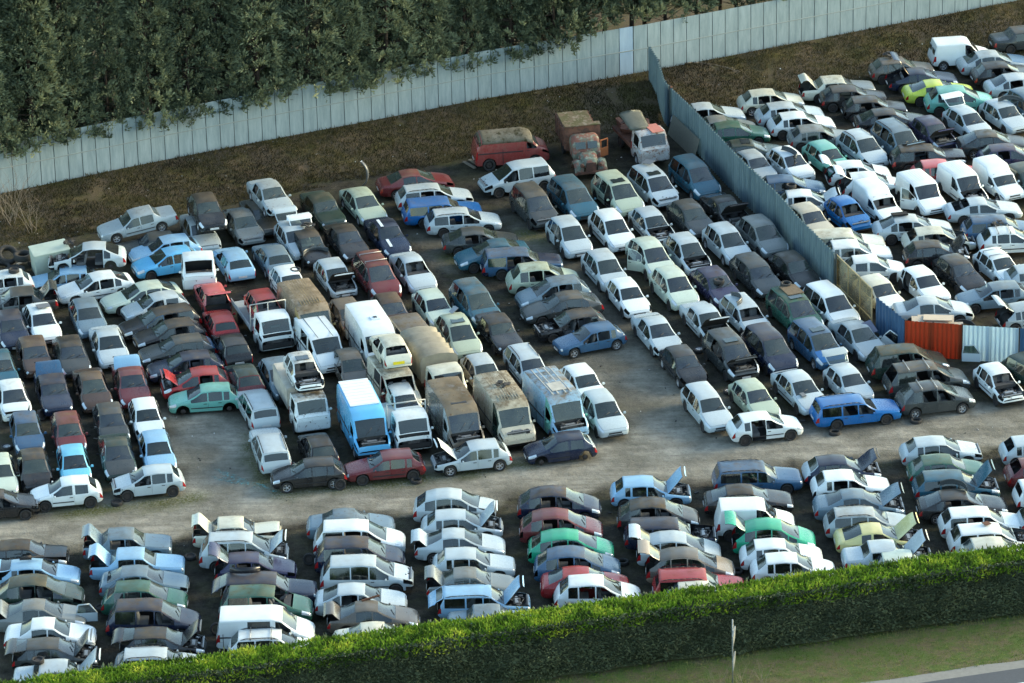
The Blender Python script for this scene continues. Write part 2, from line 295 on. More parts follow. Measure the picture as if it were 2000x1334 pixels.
def profile(T):
    L, W = T['L'], T['W']; H = max(z for _, z in T['top']); T['H'] = H
    c, rf = T['ws']; rr, gb = T['rg']; wr = T.get('wr', .71); cr = T.get('crown', .055)
    van = T['nm'] in ('small_van', 'van', 'large_van', 'truck_cab', 'vintage_van')
    hw = W/2
    wk = [(0,.74),(.05,.83),(.18,.92),(.45,.985),(.9,1),(L-.8,1),(L-.28,.965),(L-.08,.90),(L,.83)] if not van else \
         [(0,.86),(.05,.92),(.18,.965),(.45,1),(L-.3,1),(L-.05,.985),(L,.96)]
    if T['nm'] == 'truck_cab': wk = [(0,.93),(.05,.97),(.12,1),(L-.1,1),(L,.97)]
    R0 = T.get('R', .31); zs = .24 if not van else .32
    def top(s):
        k = .09
        if s > rr-.15: k = .035
        if T['nm'] == 'truck_cab' or s < .12: k = .02
        if van and s > rr-.3: k = .012
        k = min(k, s+1e-4, L-s+1e-4)
        return sum(interp(T['top'], s+k*j/2)*w_ for j, w_ in ((-2,1),(-1,2),(0,3),(1,2),(2,1)))/9.0
    def zb(s):
        b = interp([(0,.34 if not van else .42),(.12,.24 if not van else .34),(.5,zs),(L-.5,zs),(L-.1,.28 if not van else .36),(L,.38 if not van else .45)], s)
        for w_ in T['wh']:
            d = abs(s-w_); ra = R0+.055
            if d < ra: b = max(b, R0+math.sqrt(ra*ra-d*d))
        return b
    beltc = interp(T['top'], c)-(.15 if not van else .08); beltr = min(beltc+.07, interp(T['top'], gb)-.01)
    def belt(s):
        t = top(s)
        if s <= c: return max(min(t-.085, beltc), .3)
        if s >= gb: return min(t-.05, beltr)
        return lerp(beltc, beltr, (s-c)/(gb-c))
    def wrail(s):
        a = .86*hw*interp(wk, s)
        if s <= c or s >= gb: return a
        if s < rf: return lerp(.86*hw, wr*hw, (s-c)/(rf-c))
        if s > rr: return lerp(wr*hw, .86*hw*interp(wk, gb), (s-rr)/(gb-rr))
        return wr*hw
    def crown(s):
        if s <= c or s >= gb: return .03
        if s < rf: return lerp(.03, cr, (s-c)/(rf-c))+.075*math.sin(math.pi*(s-c)/(rf-c))
        if s > rr: return lerp(cr, .03, (s-rr)/(gb-rr))+.04*math.sin(math.pi*(s-rr)/(gb-rr))
        return cr
    def section(s):
        w_ = hw*interp(wk, s); t = top(s); b = zb(s); sh = max(belt(s), b+.03); cw = crown(s); wl = wrail(s)
        rz = max(t-cw, sh+.008)
        m = lerp(b, sh, .5); m2 = lerp(b, sh, .80)
        wt = T.get('wtop', .93)
        p4 = (w_*.975, sh); p7 = (wl, rz)
        # slight outward bow of the side glass
        p5 = (lerp(p4[0], p7[0], .05)+.004, lerp(p4[1], p7[1], .05)); p6 = (lerp(p4[0], p7[0], wt)+.012, lerp(p4[1], p7[1], wt))
        return [(0,b),(.88*w_,b),(.985*w_,b+.05 if b+.05 < m else lerp(b,m,.5)),(w_*1.0,m),(w_*.995,m2),p4,p5,p6,p7,
                (wl*.90, t-cw*.55),(wl*.5, t-cw*.15),(0,t)]
    T['section'] = section
    T['top_f'], T['belt_f'], T['wrail_f'], T['w_f'] = top, belt, wrail, (lambda s: hw*interp(wk, s))
    st = {0, .03, .07, .13, .22, .36, .5, c, c+.05, rf-.03, rf, rr, rr+.035, gb-.03, gb, L-.16, L-.07, L-.03, L}
    if T['nm'] == 'truck_cab': st -= {.22,.36,.5,.13,.07}; st -= {c+.05, rf-.03}; st |= {c+.02, rf-.02}
    if gb-rr < .1: st -= {rr+.035, gb-.03}; st |= {rr+(gb-rr)*.3, gb-(gb-rr)*.1}
    if L-gb < .12: st -= {L-.16, L-.07}
    for a, b in T['doors']+T['wins']: st |= {a, b}
    for q in ('qw', 'fq'):
        if T.get(q): st |= set(T[q])
    for w_ in T['wh']:
        ra = R0+.055
        for k in range(-4, 5): st.add(w_+ra*math.sin(math.pi/2*k/4.0))
        st |= {w_-ra-.01, w_+ra+.01}
    st = sorted(x for x in st if 0 <= x <= L)
    out = [st[0]]
    for x in st[1:]:
        if x-out[-1] < .012:
            if x == L: out[-1] = x
            continue
        while x-out[-1] > .20: out.append(out[-1]+min(.16, (x-out[-1])/2))
        out.append(x)
    return out, section
def build_type(key):
    T = TY[key]; L = T['L']; st, section = profile(T); H = T['H']
    c, rf = T['ws']; rr, gb = T['rg']; x0 = L/2
    van = T['nm'] in ('small_van', 'van', 'large_van', 'truck_cab', 'vintage_van')
    secs = [section(s) for s in st]
    V = {}
    for i, s in enumerate(st):
        for j, (y, z) in enumerate(secs[i]):
            V[(i, j, 1)] = Vector((x0-s, y, z)); V[(i, j, -1)] = Vector((x0-s, -y, z))
    for i in range(len(st)):
        V[(i, 0, -1)] = V[(i, 0, 1)]; V[(i, 11, -1)] = V[(i, 11, 1)]
    F = {}
    def add(reg, quad): F.setdefault(reg, []).append(quad)
    lamp0, lamp1 = T.get('lamp', (.02, .42))
    eps = 1e-3
    solid_rear = key in ('bigvan', 'boxvan', 'truckcab', 'oldvan', 'smallvan')
    for i in range(len(st)-1):
        a, b = st[i], st[i+1]; m = (a+b)/2
        for j in range(11):
            for sd in (1, -1):
                q = [(i,j,sd),(i+1,j,sd),(i+1,j+1,sd),(i,j+1,sd)]
                if sd < 0: q = q[::-1]
                sn = 'L' if sd > 0 else 'R'
                reg = 'body'
                if j == 0: reg = 'under'
                elif j <= 4:
                    if m < .40 and j in (1, 2) and key != 'truckcab': reg = 'front_bumper'
                    elif lamp1 > m > lamp0 and j == 4: reg = 'headlight'+sn
                    elif m > L-.36 and j in (1, 2) and key != 'truckcab': reg = 'rear_bumper'
                    elif m > L-.20 and j in (3, 4): reg = 'taillight'+sn
                    elif m < .22 and m > .02 and key == 'truckcab' and j == 3: reg = 'body'
                    else:
                        for k, (da, db) in enumerate(T['doors']):
                            if da-eps < m < db+eps and j >= 2: reg = 'door%d%s' % (k, sn)
                elif j <= 7:
                    if lamp1 > m > lamp0+.01 and j <= 7 and not van: reg = 'headlight'+sn
                    else:
                        for k, (da, db) in enumerate(T['doors']):
                            if da-eps < m < db+eps: reg = 'door%d%s' % (k, sn)
                        if j == 6:
                            for k, (wa, wb) in enumerate(T['wins']):
                                if wa-eps < m < wb+eps: reg = 'win%d%s' % (k, sn)
                            if T.get('qw') and T['qw'][0]-eps < m < T['qw'][1]+eps: reg = 'quarter'+sn
                            if T.get('fq') and T['fq'][0]-eps < m < T['fq'][1]+eps: reg = 'fquarter'+sn
                        if reg == 'body' and m > gb and T['kind'] == 'h': reg = 'lid'
                else:
                    if .05 < m < c: reg = 'bonnet'
                    elif c < m < rf:
                        reg = 'windscreen' if (j >= 9 and m > c+.015 and m < rf-.015) else 'body'
                    elif rr < m < gb:
                        if j >= 9 and (rr+.02 < m < gb-.015 or gb-rr < .1): reg = 'rearglass'
                        else: reg = 'lid' if T['kind'] == 'h' else 'body'
                        if solid_rear and reg == 'rearglass': reg = 'lid'
                    elif m > gb: reg = 'lid'
                add(reg, q)
    n = len(st)-1
    for i, flip, reg_lo, reg_hi in ((0, False, 'front_bumper', 'bonnet'), (n, True, 'rear_bumper', 'lid')):
        for j in range(1, 11):
            q = [(i,j,1),(i,j,-1),(i,j+1,-1),(i,j+1,1)]
            if not flip: q = q[::-1]
            reg = reg_lo if j < 3 else ('body' if (i == 0 and j < 5) else reg_hi)
            if key == 'truckcab': reg = 'front_panel' if (i == 0 and j >= 2) else 'body'
            add(reg, q)
    def mk(name, regs, mats, origin=(0,0,0), shrink=0.0, thick=0.0, push=0.0):
        origin = Vector(origin); bm = bmesh.new(); vm = {}
        for mi, reg in enumerate(regs):
            for q in F.get(reg, []):
                vv = []
                for k in q:
                    k2 = (k[0], k[1], 1) if k[1] in (0, 11) else k
                    if k2 not in vm: vm[k2] = bm.verts.new(V[k2]-origin)
                    if vm[k2] not in vv: vv.append(vm[k2])
                if len(vv) >= 3:
                    try:
                        f = bm.faces.new(vv); f.smooth = True; f.material_index = min(mi, len(mats)-1)
                    except ValueError: pass
        if not bm.faces: bm.free(); return None
        bmesh.ops.recalc_face_normals(bm, faces=bm.faces) if False else None
        bm.normal_update()
        if shrink:
            mv = {}
            for v in bm.verts:
                if v.is_boundary:
                    cc = Vector((0,0,0))
                    for f in v.link_faces: cc += f.calc_center_median()
                    cc /= len(v.link_faces); d = cc-v.co
                    if d.length > 1e-5: mv[v] = v.co + d.normalized()*min(shrink, d.length*.5)
            for v, p in mv.items(): v.co = p
        if push:
            for v in bm.verts: v.co += v.normal*push
        if thick:
            outer = [(f.calc_center_median().copy(), f.normal.copy()) for f in bm.faces]
            bmesh.ops.solidify(bm, geom=bm.faces[:], thickness=thick)
            bm.normal_update(); mats = list(mats)+[LINING]
            key_ = {(round(p.x, 3), round(p.y, 3), round(p.z, 3)) for p, n_ in outer}
            for f in bm.faces:
                p = f.calc_center_median()
                if (round(p.x, 3), round(p.y, 3), round(p.z, 3)) not in key_ and len(f.verts) >= 3:
                    if all(abs((p-q).length) > .012 or nn.dot(f.normal) < .5 for q, nn in outer): f.material_index = len(mats)-1
        for e in bm.edges:
            if len(e.link_faces) == 2 and e.calc_face_angle(0) > R(58): e.smooth = False
        me = bpy.data.meshes.new(key+'_'+name); bm.to_mesh(me); bm.free()
        for m_ in mats: me.materials.append(m_)
        return me
    P = []   # parts: (name, mesh, loc, parent index or None, tag)
    def part(name, me, loc=(0,0,0), parent=None, tg=''):
        if me is None: return None
        P.append((name, me, Vector(loc), parent, tg)); return len(P)-1
    part('body', mk('body', ['body', 'under'], [PAINT, UNDER]), tg='body')
    hb = Vector((x0-c+.02, 0, T['top_f'](c)-.02))
    part('bonnet', mk('bonnet', ['bonnet'], [PAINT], hb, .010, .025), hb, None, 'bonnet')
    part('front_panel', mk('fpanel', ['front_panel'], [PAINT], (0,0,0), .01, .02), (0,0,0), None, 'fpanel')
    part('front_bumper', mk('fbumper', ['front_bumper'], [PAINT], (0,0,0), .008, .02), (0,0,0), None, 'fb')
    part('rear_bumper', mk('rbumper', ['rear_bumper'], [PAINT], (0,0,0), .008, .02), (0,0,0), None, 'rb')
    part('windscreen', mk('windscreen', ['windscreen'], [GLASS], (0,0,0), 0, 0, -.006), (0,0,0), None, 'ws')
    if T['kind'] == 'h':
        hl = Vector((x0-rr, 0, T['top_f'](rr)-.01))
        lid = part('rear_door' if van else 'tailgate', mk('tailgate', ['lid'], [PAINT], hl, .008, .025), hl, None, 'lid')
        g = mk('rearglass', ['rearglass'], [GLASS], hl, 0, 0, -.006)
        if g: part('rear_window', g, (0,0,0), lid, 'rg')
        if van and solid_rear and key != 'truckcab':
            mb = MB()
            for sy in (-.42, .42): mb.box((x0-(rr+gb)/2-.06-hl.x, sy, H*.72-hl.z), (.04, .52, H*.20))
            part('rear_window', mb.mesh('vanrear', [GLASS]), (0,0,0), lid, 'rg')
    else:
        hl = Vector((x0-gb-.02, 0, T['top_f'](gb)-.01))
        part('boot_lid', mk('bootlid', ['lid'], [PAINT], hl, .010, .025), hl, None, 'lid')
        part('rear_window', mk('rearglass', ['rearglass'], [GLASS], (0,0,0), 0, 0, -.006), (0,0,0), None, 'rg')
    for sd, sn in ((1, 'L'), (-1, 'R')):
        for k, (da, db) in enumerate(T['doors']):
            hd = Vector((x0-da, sd*(T['w_f'](da)-.02), .6))
            d = part('door', mk('door%d%s' % (k, sn), ['door%d%s' % (k, sn)], [PAINT], hd, .007, .022), hd, None, 'door%d%s' % (k, sn))
            part('window', mk('win%d%s' % (k, sn), ['win%d%s' % (k, sn)], [GLASS], hd, 0, 0, -.004), (0,0,0), d, 'win')
            hz = T['belt_f'](db)-.10
            hm = MB().box((0,0,0), (.17, .035, .03)).mesh('handle', [TRIM])
            part('handle', hm, Vector((x0-db+.16, sd*(T['w_f'](db)*.99+.005), hz))-hd, d, 'handle')
        part('quarter_window', mk('quarter'+sn, ['quarter'+sn], [GLASS], (0,0,0), 0, 0, -.004), (0,0,0), None, 'qw')
        part('quarter_window', mk('fquarter'+sn, ['fquarter'+sn], [GLASS], (0,0,0), 0, 0, -.004), (0,0,0), None, 'qw')
        part('headlight', mk('headlight'+sn, ['headlight'+sn], [LAMPG], (0,0,0), .006, 0, .004), (0,0,0), None, 'hl')
        part('taillight', mk('taillight'+sn, ['taillight'+sn], [TAILR], (0,0,0), .006, 0, .004), (0,0,0), None, 'tl')
        # door mirror
        ms = T['doors'][0][0]+.16
        mb = MB().box((0,0,0), (.11, .17, .12), taper=.75).box((0,-sd*.10,-.03), (.05,.08,.04))
        part('mirror', mb.mesh('mirror', [PAINT], .025), (x0-ms, sd*(T['w_f'](ms)+.09), T['belt_f'](ms)+.07), None, 'mirror')
    R0 = T.get('R', .31)
    for wi, ws_ in enumerate(T['wh']):
        for sd in (1, -1):
            wm = MB().lathe([(R0,-.085),(R0-.02,-.10),(R0*.66,-.095),(R0*.64,0),(R0*.66,.095),(R0-.02,.10),(R0,.085)], n=20).mesh('tyre', [TYRE])
            wp = part('wheel', wm, (x0-ws_, sd*(T['W']/2-.125), R0), None, 'wheel')
            part('rim', RIM['steel'], (0, sd*.06, 0), wp, 'rim%d' % sd)
    # grille and number plates
    g = MB().box((x0+.006, 0, .50 if not van else .66), (.02, T['W']*.42, .085)).box((x0+.006, 0, .385 if not van else .50), (.02, T['W']*.5, .06))
    if key != 'truckcab':
        part('grille', g.mesh('grille', [TRIM], .006), (0,0,0), None, 'grille')
        part('number_plate', MB().box((0,0,0), (.015, .50, .11)).mesh('plate', [PLATE]), (-x0-.012, 0, .56 if not van else .6), None, 'plate')
    if key not in ('truckcab', 'oldvan'):
        for sd in (1, -1):
            a, e_ = T['doors'][0][0]+.03, T['doors'][-1][1]-.03
            zm = (.24+T['belt_f']((a+e_)/2))/2-.02
            part('side_moulding', MB().box((x0-(a+e_)/2, sd*(T['w_f']((a+e_)/2)+.018), zm), (e_-a, .022, .05)).mesh('moulding', [TRIM], .004), (0,0,0), None, 'mould')
    if not van: part('front_plate', MB().box((0,0,0), (.015, .50, .11)).mesh('plate', [PLATE]), (x0+.028, 0, .44), None, 'fplate')
    if key in ('bigvan', 'midvan', 'oldvan'):
        for sd in (1, -1):
            mb = MB(); zt_ = H*.62
            for s_ in ([T['doors'][0][1]+.12, T['doors'][0][1]+1.25, L-1.1, L-.35] if key != 'oldvan' else [2.9]):
                mb.box((x0-s_, sd*(T['w_f'](s_)+.004), (.45+zt_)/2), (.03, .015, zt_-.45))
            mb.box((x0-(T['doors'][0][1]+L)/2, sd*(T['w_f'](L/2)+.008), T['belt_f'](L/2)-.12), (L-T['doors'][0][1]-.3, .03, .06))
            part('side_seams', mb.mesh('seams', [TRIM]), (0,0,0), None, 'mould2')
    # wipers
    for sy in (-.35, .12):
        a = Vector((x0-c-.05, sy, T['top_f'](c)+.02)); b = Vector((x0-c-.22, sy+.42, T['top_f'](c+.22)+.018))
        if key == 'truckcab': b = Vector((x0-c-.10, sy+.42, T['top_f'](c+.10)+.02))
        part('wiper', MB().tube(a, b, .014, n=5).mesh('wiper', [TRIM]), (0,0,0), None, 'wiper')
    # interior
    ds = c+.15
    dz = T['top_f'](c)-.12
    part('dashboard', MB().box((x0-ds-.12, 0, dz), (.34, T['W']*.80, .20)).lathe([(.19,-.012),(.175,0),(.19,.012),(.20,0)], 'Y', 14, 0, (0,0,0)).mesh('dash', [DASH], 0) if False else MB().box((x0-ds-.12, 0, dz), (.34, T['W']*.80, .20)).tube((x0-ds-.32, .36, dz+.0), (x0-ds-.36, .36, dz+.09), .18, .18, 14).mesh('dash', [DASH]), (0,0,0), None, 'dash')
    ss = T['wins'][0][1]-.20
    if key != 'truckcab': 
        sh = min(1.18, H-.30) if not van else 1.35
        for sy in (-.37, .37):
            mb = MB().box((x0-ss+.25, sy, sh-.62), (.50, .46, .18)).box((x0-ss-.05, sy, sh-.32), (.14, .44, .58), Matrix.Rotation(R(-14), 3, 'Y')).box((x0-ss-.14, sy, sh+.02), (.09, .24, .16))
            part('seat', mb.mesh('seat', [SEAT], .02), (0,0,0), None, 'seat')
        if not solid_rear and key != 'midvan':
            rs = (T['wins'][1][1] if len(T['wins']) > 1 else T['wins'][0][1]+.75)
            mb = MB().box((x0-rs+.22, 0, sh-.62), (.5, T['W']*.74, .18)).box((x0-rs-.08, 0, sh-.33), (.14, T['W']*.74, .55), Matrix.Rotation(R(-14), 3, 'Y'))
            for sy in (-.4, .4): mb.box((x0-rs-.16, sy, sh-.02), (.08, .22, .13))
            part('rear_bench', mb.mesh('bench', [SEAT], .02), (0,0,0), None, 'seat')
    T['parts'] = P
    # anchor for placing: middle of the roof
    T['anchor'] = Vector((x0-(rf+rr)/2, 0, T['top_f']((rf+rr)/2)))
    return T
def rim_mesh(kind):
    mb = MB()
    if kind == 'steel':
        mb.lathe([(.20,-.03),(.195,.01),(.13,-.02),(.07,.0),(.02,.0),(.02,-.03)], n=16)
        return mb.mesh('steel_rim', [STEEL])
    mb.lathe([(.205,-.04),(.205,.02),(.18,.02),(.18,-.04)], n=16)
    for k in range(5):
        a = 2*math.pi*k/5
        mb.box((.10*math.cos(a), .0, .10*math.sin(a)), (.19, .03, .055), Matrix.Rotation(-a, 3, 'Y'))
    mb.lathe([(.05,-.02),(.05,.02),(.01,.025),(.01,-.02)], n=10)
    return mb.mesh('alloy_rim', [ALLOY])
def hub_mesh():
    return MB().lathe([(.14,-.02),(.14,.02),(.05,.05),(.01,.05),(.01,-.02)], n=14).mesh('brake_disc', [STEEL])
RIM = {'steel': rim_mesh('steel'), 'alloy': rim_mesh('alloy')}
HUB = hub_mesh()
ENG_CACHE = {}
def engine_mesh(key):
    if key in ENG_CACHE: return ENG_CACHE[key]
    T = TY[key]; x0 = T['L']/2; c = T['ws'][0]; W = T['W']; rn = random.Random(sum(map(ord, key)))
    zt = T['top_f'](.4)-.10
    if key == 'truckcab': zt, c = 1.18, .42
    mb = MB()
    mb.box((x0-c/2-.05, 0, zt-.22), (c*.80, W*.66, .08), mat=1)
    mb.box((x0-c*.5, -.05, zt-.08), (.34, .62, .26), mat=0)
    mb.box((x0-c*.5-.02, -.05, zt+.05), (.16, .50, .05), mat=2)
    mb.box((x0-c*.35, .50, zt-.06), (.22, .20, .20), mat=1)
    mb.box((x0-.16, 0, zt-.08), (.06, W*.60, .26), mat=0)
    mb.box((x0-.10, 0, zt+.05), (.05, W*.66, .035), mat=2)
    for _ in range(16):
        mb.box((x0-rn.uniform(.2, c*.9), rn.uniform(-.55, .55), zt+rn.uniform(-.12, .03)), (rn.uniform(.05,.18), rn.uniform(.05,.18), rn.uniform(.04,.14)), Matrix.Rotation(rn.uniform(-1,1), 3, 'Z'), rn.choice((0,1,1,2)))
    for _ in range(7):
        a = Vector((x0-rn.uniform(.15, c*.9), rn.uniform(-.55, .55), zt+.02)); b = a+Vector((rn.uniform(-.3,.3), rn.uniform(-.4,.4), rn.uniform(-.05,.08)))
        mb.tube(a, b, .022, n=6, mat=rn.choice((0,1)))
    ENG_CACHE[key] = mb.mesh(key+'_engine', [ENGINE, TRIM, METAL]); return ENG_CACHE[key]
EXTRA = {}
def extra_mesh(key, what):
    k = (key, what)
    if k in EXTRA: return EXTRA[k]
    T = TY[key]; x0 = T['L']/2; rf, rr = T['ws'][1], T['rg'][0]; me = []
    if what == 'rail':
        for sd in (1, -1):
            mb = MB(); ys = sd*(T['wrail_f']((rf+rr)/2)-.06); n = 7; pp = []
            for i in range(n+1):
                s = lerp(rf+.12, rr-.08, i/n); h = .045 if 0 < i < n else -.02
                pp.append(Vector((x0-s, ys, T['top_f'](s)-.03+h)))
            for a, b in zip(pp, pp[1:]): mb.tube(a, b, .022, n=6)
            me.append(mb.mesh('rail', [TRIM]))
    elif what == 'rack':
        for fr in (.22, .72):
            s = lerp(rf, rr, fr); z = T['top_f'](s)+.05; y = T['wrail_f'](s)
            mb = MB().tube((x0-s, -y, z), (x0-s, y, z), .024, n=6)
            for sd in (1, -1): mb.box((x0-s, sd*(y-.03), z-.05), (.06, .05, .12))
            me.append(mb.mesh('rack_bar', [METAL]))
    elif what == 'sunroof':
        s0, s1 = rf+.18, rf+.72
        mb = MB().box((x0-(s0+s1)/2, 0, T['top_f']((s0+s1)/2)-.0), (s1-s0, T['W']*.42, .03))
        me.append(mb.mesh('sunroof', [GLASS], .008))
    elif what == 'ribs':
        mb = MB()
        for k in range(8):
            y = (k-3.5)*.15
            mb.box((x0-(rf+.35+rr)/2, y, T['top_f']((rf+rr)/2)-.006-abs(y)*.035), (rr-rf-.6, .045, .03))
        me.append(mb.mesh('roof_ribs', [PAINT], .006))
    EXTRA[k] = me; return me
COLS = dict(white=(.70,.755,.75), cream=(.60,.60,.49), lsil=(.43,.50,.525), sil=(.35,.41,.43), grey=(.17,.195,.195), dgrey=(.036,.044,.046), black=(.011,.012,.014),
 navy=(.006,.014,.040), blue=(.004,.12,.36), mblue=(.035,.10,.19), lblue=(.24,.44,.62), cyan=(.15,.50,.68), sky=(.10,.42,.72), teal=(.14,.40,.34), dteal=(.02,.10,.15),
 green=(.02,.10,.07), dgreen=(.012,.035,.028), sage=(.40,.47,.36), pgreen=(.52,.60,.50), beige=(.48,.45,.35), red=(.32,.022,.025), dred=(.13,.018,.022), pink=(.52,.10,.10),
 brown=(.06,.036,.026), purple=(.028,.028,.075), lime=(.48,.58,.07), jade=(.015,.32,.18), yellow=(.60,.56,.25), rusty=(.20,.10,.06), greybrown=(.11,.10,.085), bluegrey=(.13,.20,.25), tanroof=(.30,.24,.17), ochre=(.42,.30,.12), fadedred=(.25,.045,.040))
CATS = dict(hatchback='car', liftback_car='car', saloon_car='car', estate_car='estate car', people_carrier='people carrier', coupe='car', small_van='van', van='van', large_van='van', truck_cab='truck', vintage_van='vintage van')
PLACED = []
def vehicle(key, root, color, dirt, fl, rnd):
    """hang every part of a vehicle type under root, applying the wear given by the flags"""
    T = TY[key]
    if 'parts' not in T: build_type(key)
    col = COLS[color]+(dirt,)
    over = {}
    for t in fl:
        if '=' in t:
            k, v = t.split('='); over[k] = COLS[v]+(dirt,)
    objs = {}
    if rnd.random() < .10 and not any(t.startswith('dr=') for t in fl): over[rnd.choice(('door0R','door0L','bn','tg'))] = COLS[rnd.choice(('white','sil','black','grey','dred','mblue'))]+(dirt,)
    if rnd.random() < .10: fl = fl+['e']
    alloy = 'A' in fl or rnd.random() < .22
    for i, (nm, me, loc, par, tg) in enumerate(T['parts']):
        if tg == 'bonnet' and 'n' in fl: continue
        if tg == 'fpanel' and 'n' in fl: continue
        if tg == 'ws' and 's' in fl: continue
        if tg == 'wiper' and ('s' in fl or rnd.random() < .35): continue
        if tg in ('fb', 'grille') and 'f' in fl: continue
        if tg == 'hl' and ('f' in fl or 'e' in fl): continue
        if tg == 'tl' and 'g' in fl: continue
        if tg == 'rb' and 'k' in fl: continue
        if tg == 'rg' and 'G' in fl: continue
        if tg == 'lid' and 'L' in fl: continue
        if par is not None and par not in objs: continue
        if tg.startswith('door') and (('d' in fl and tg[4] == '0') or ('D' in fl)): continue
        if tg.startswith('door') and tg[4:] in [t[1:] for t in fl if t.startswith('-')]: continue
        if tg == 'wheel' and 'w' in fl: me = HUB
        if tg.startswith('rim'):
            if 'w' in fl: continue
            if alloy: me = RIM['alloy']
        if tg == 'fplate' and ('f' in fl or rnd.random() < .4): continue
        if tg == 'mould' and rnd.random() < .55: continue
        if tg == 'mirror' and ('m' in fl or rnd.random() < .3): continue
        if tg == 'win' and ('o' in fl or rnd.random() < .22): continue
        if tg == 'body' and ('under' in fl): pass
        o = link(nm, me, objs[par] if par is not None else root, loc, over.get({'bonnet':'bn','lid':'tg','body':'bd'}.get(tg, 'dr' if (tg.startswith('door') and tg not in over) else tg), col))
        objs[i] = o
        if tg == 'bonnet' and 'b' in fl: o.rotation_euler = (0, -R(58+rnd.uniform(-6, 8)), 0)
        if tg == 'bonnet' and 'a' in fl: o.rotation_euler = (R(rnd.uniform(-6,6)), -R(10), R(rnd.uniform(-8,8)))
        if tg == 'lid' and 't' in fl: o.rotation_euler = (0, R(78 if T['kind'] == 'h' else 52), 0)
        if tg == 'lid' and T['nm'] != 'saloon_car' and 'T' in fl: o.rotation_euler = (0, R(35), 0)
        for t in fl:
            if t.startswith('+') and tg == 'door'+t[1:]: o.rotation_euler = (0, 0, R(-48 if t[-1] == 'L' else 48))
        if tg.startswith('rim') and tg.endswith('-1'): o.rotation_euler = (0, 0, math.pi)
    if 'b' in fl or 'n' in fl or 'f' in fl:
        link('engine', engine_mesh(key), root, (0,0,0) if key != 'truckcab' else (-.02,0,-.20), col)
    for f_, w_, nm in (('r','rail','roof_rail'), ('K','rack','roof_rack_bar'), ('u','sunroof','sunroof'), ('I','ribs','roof_ribs')):
        if f_ in fl:
            for me in extra_mesh(key, w_): link(nm, me, root, (0,0,0), col)
def place(key, u, v, hd, z=0.0, pitch=0.0, roll=0.0):
    T = TY[key]
    if 'parts' not in T: build_type(key)
    a = T['anchor']; rot = Matrix.Rotation(R(hd), 3, 'Z') @ Matrix.Rotation(R(pitch), 3, 'Y') @ Matrix.Rotation(R(roll), 3, 'X')
    off = rot @ a
    p = pix(u, v, z+off.z)
    return Vector((p.x-off.x, p.y-off.y, z))
NAMES_USED = []
def car_line(line, group, suffix=''):
    f = [x.strip() for x in line.split('|')]
    key, u, v, hd, color, dirt, fl, label = f[0], float(f[1]), float(f[2]), float(f[3]), f[4], float(f[5]), f[6].split(), f[7]
    z = 0.0; pitch = roll = 0.0
    if key in VARIANTS: key = VARIANTS[key][int(u*3+v*5) % len(VARIANTS[key])]
    for t in fl:
        if t[0] == 'z' and len(t) > 1: z = float(t[1:])
        if t[0] == 'p' and len(t) > 1: pitch = float(t[1:])
        if t[0] == 'q' and len(t) > 1: roll = float(t[1:])
    if 'w' in fl: z -= .10
    rnd = random.Random(int(u*7+v*13))
    loc = place(key, u, v, hd, z, pitch, roll)
    PLACED.append((key, loc, hd, z, u, v))
    root = empty(TY[key]['nm'], loc, R(hd), R(roll), R(pitch))
    tag(root, label+suffix, CATS[TY[key]['nm']], group)
    vehicle(key, root, color, dirt, fl, rnd)
    root.scale = (1+rnd.uniform(-.03,.03), 1+rnd.uniform(-.025,.025), 1+rnd.uniform(-.03,.03))
    return root
# ------------------------------------------------------------------ ground
WALLPX = [(-60,392),(0,378),(350,306),(700,240),(960,190),(1265,139),(1590,77),(2060,-13)]
WZ = .7
WALL = [pix(u, v, WZ) for u, v in WALLPX]
def wall_y(x):
    for a, b in zip(WALL, WALL[1:]):
        if x <= b.x: return lerp_(a.y, b.y, (x-a.x)/(b.x-a.x))
    return WALL[-1].y + (x-WALL[-1].x)*.35
def lerp_(a, b, t): return a+(b-a)*t
def gz(x, y):
    d = wall_y(x)-y
    t = max(0.0, min(1.0, (6.5-d)/6.0)); t = t*t*(3-2*t)
    z = WZ*t
    if d > .4: z += (hn(x*.6, y*.6)-.5)*.25*t + (hn(x*2.1+9, y*2.1)-.5)*.10*t
    return z + (hn(x*.35, y*.35)-.5)*.03
CAPS = []
def caps(pts, r, s=1.0):
    P = [pix(u, v) for u, v in pts]
    for a, b in zip(P, P[1:]): CAPS.append((a.x, a.y, b.x, b.y, r, s))
caps([(-80,1052),(0,1036),(150,1022),(300,1010),(450,992),(600,970),(900,940),(1100,918),(1300,892),(1500,872),(1750,850),(2080,820)], 2.5, 1.0)
caps([(385,835),(415,900),(440,985)], 2.3, .9)
caps([(430,850),(470,930)], 2.2, .8)
caps([(1170,700),(1230,740),(1290,800),(1330,890)], 2.4, .62)
caps([(1250,745),(1330,800),(1370,880)], 2.2, .5)
caps([(1180,900),(1260,860),(1330,870)], 2.3, .8)
caps([(1010,440),(1090,520),(1160,600),(1215,690)], 1.5, .38)
caps([(840,470),(900,520)], 1.2, .3)
def gravel(x, y):
    m = 0.0
    for ax, ay, bx, by, r, s in CAPS:
        dx, dy = bx-ax, by-ay; L2 = dx*dx+dy*dy
        t = max(0, min(1, ((x-ax)*dx+(y-ay)*dy)/L2)); d = math.hypot(x-ax-t*dx, y-ay-t*dy)
        d += (hn(x*.9, y*.9)-.5)*1.5 + (hn(x*.3+5, y*.3)-.5)*1.2
        k = max(0, min(1, (r+.7-d)/1.6)); m = max(m, k*k*(3-2*k)*s)
    return m
MOSSC = []
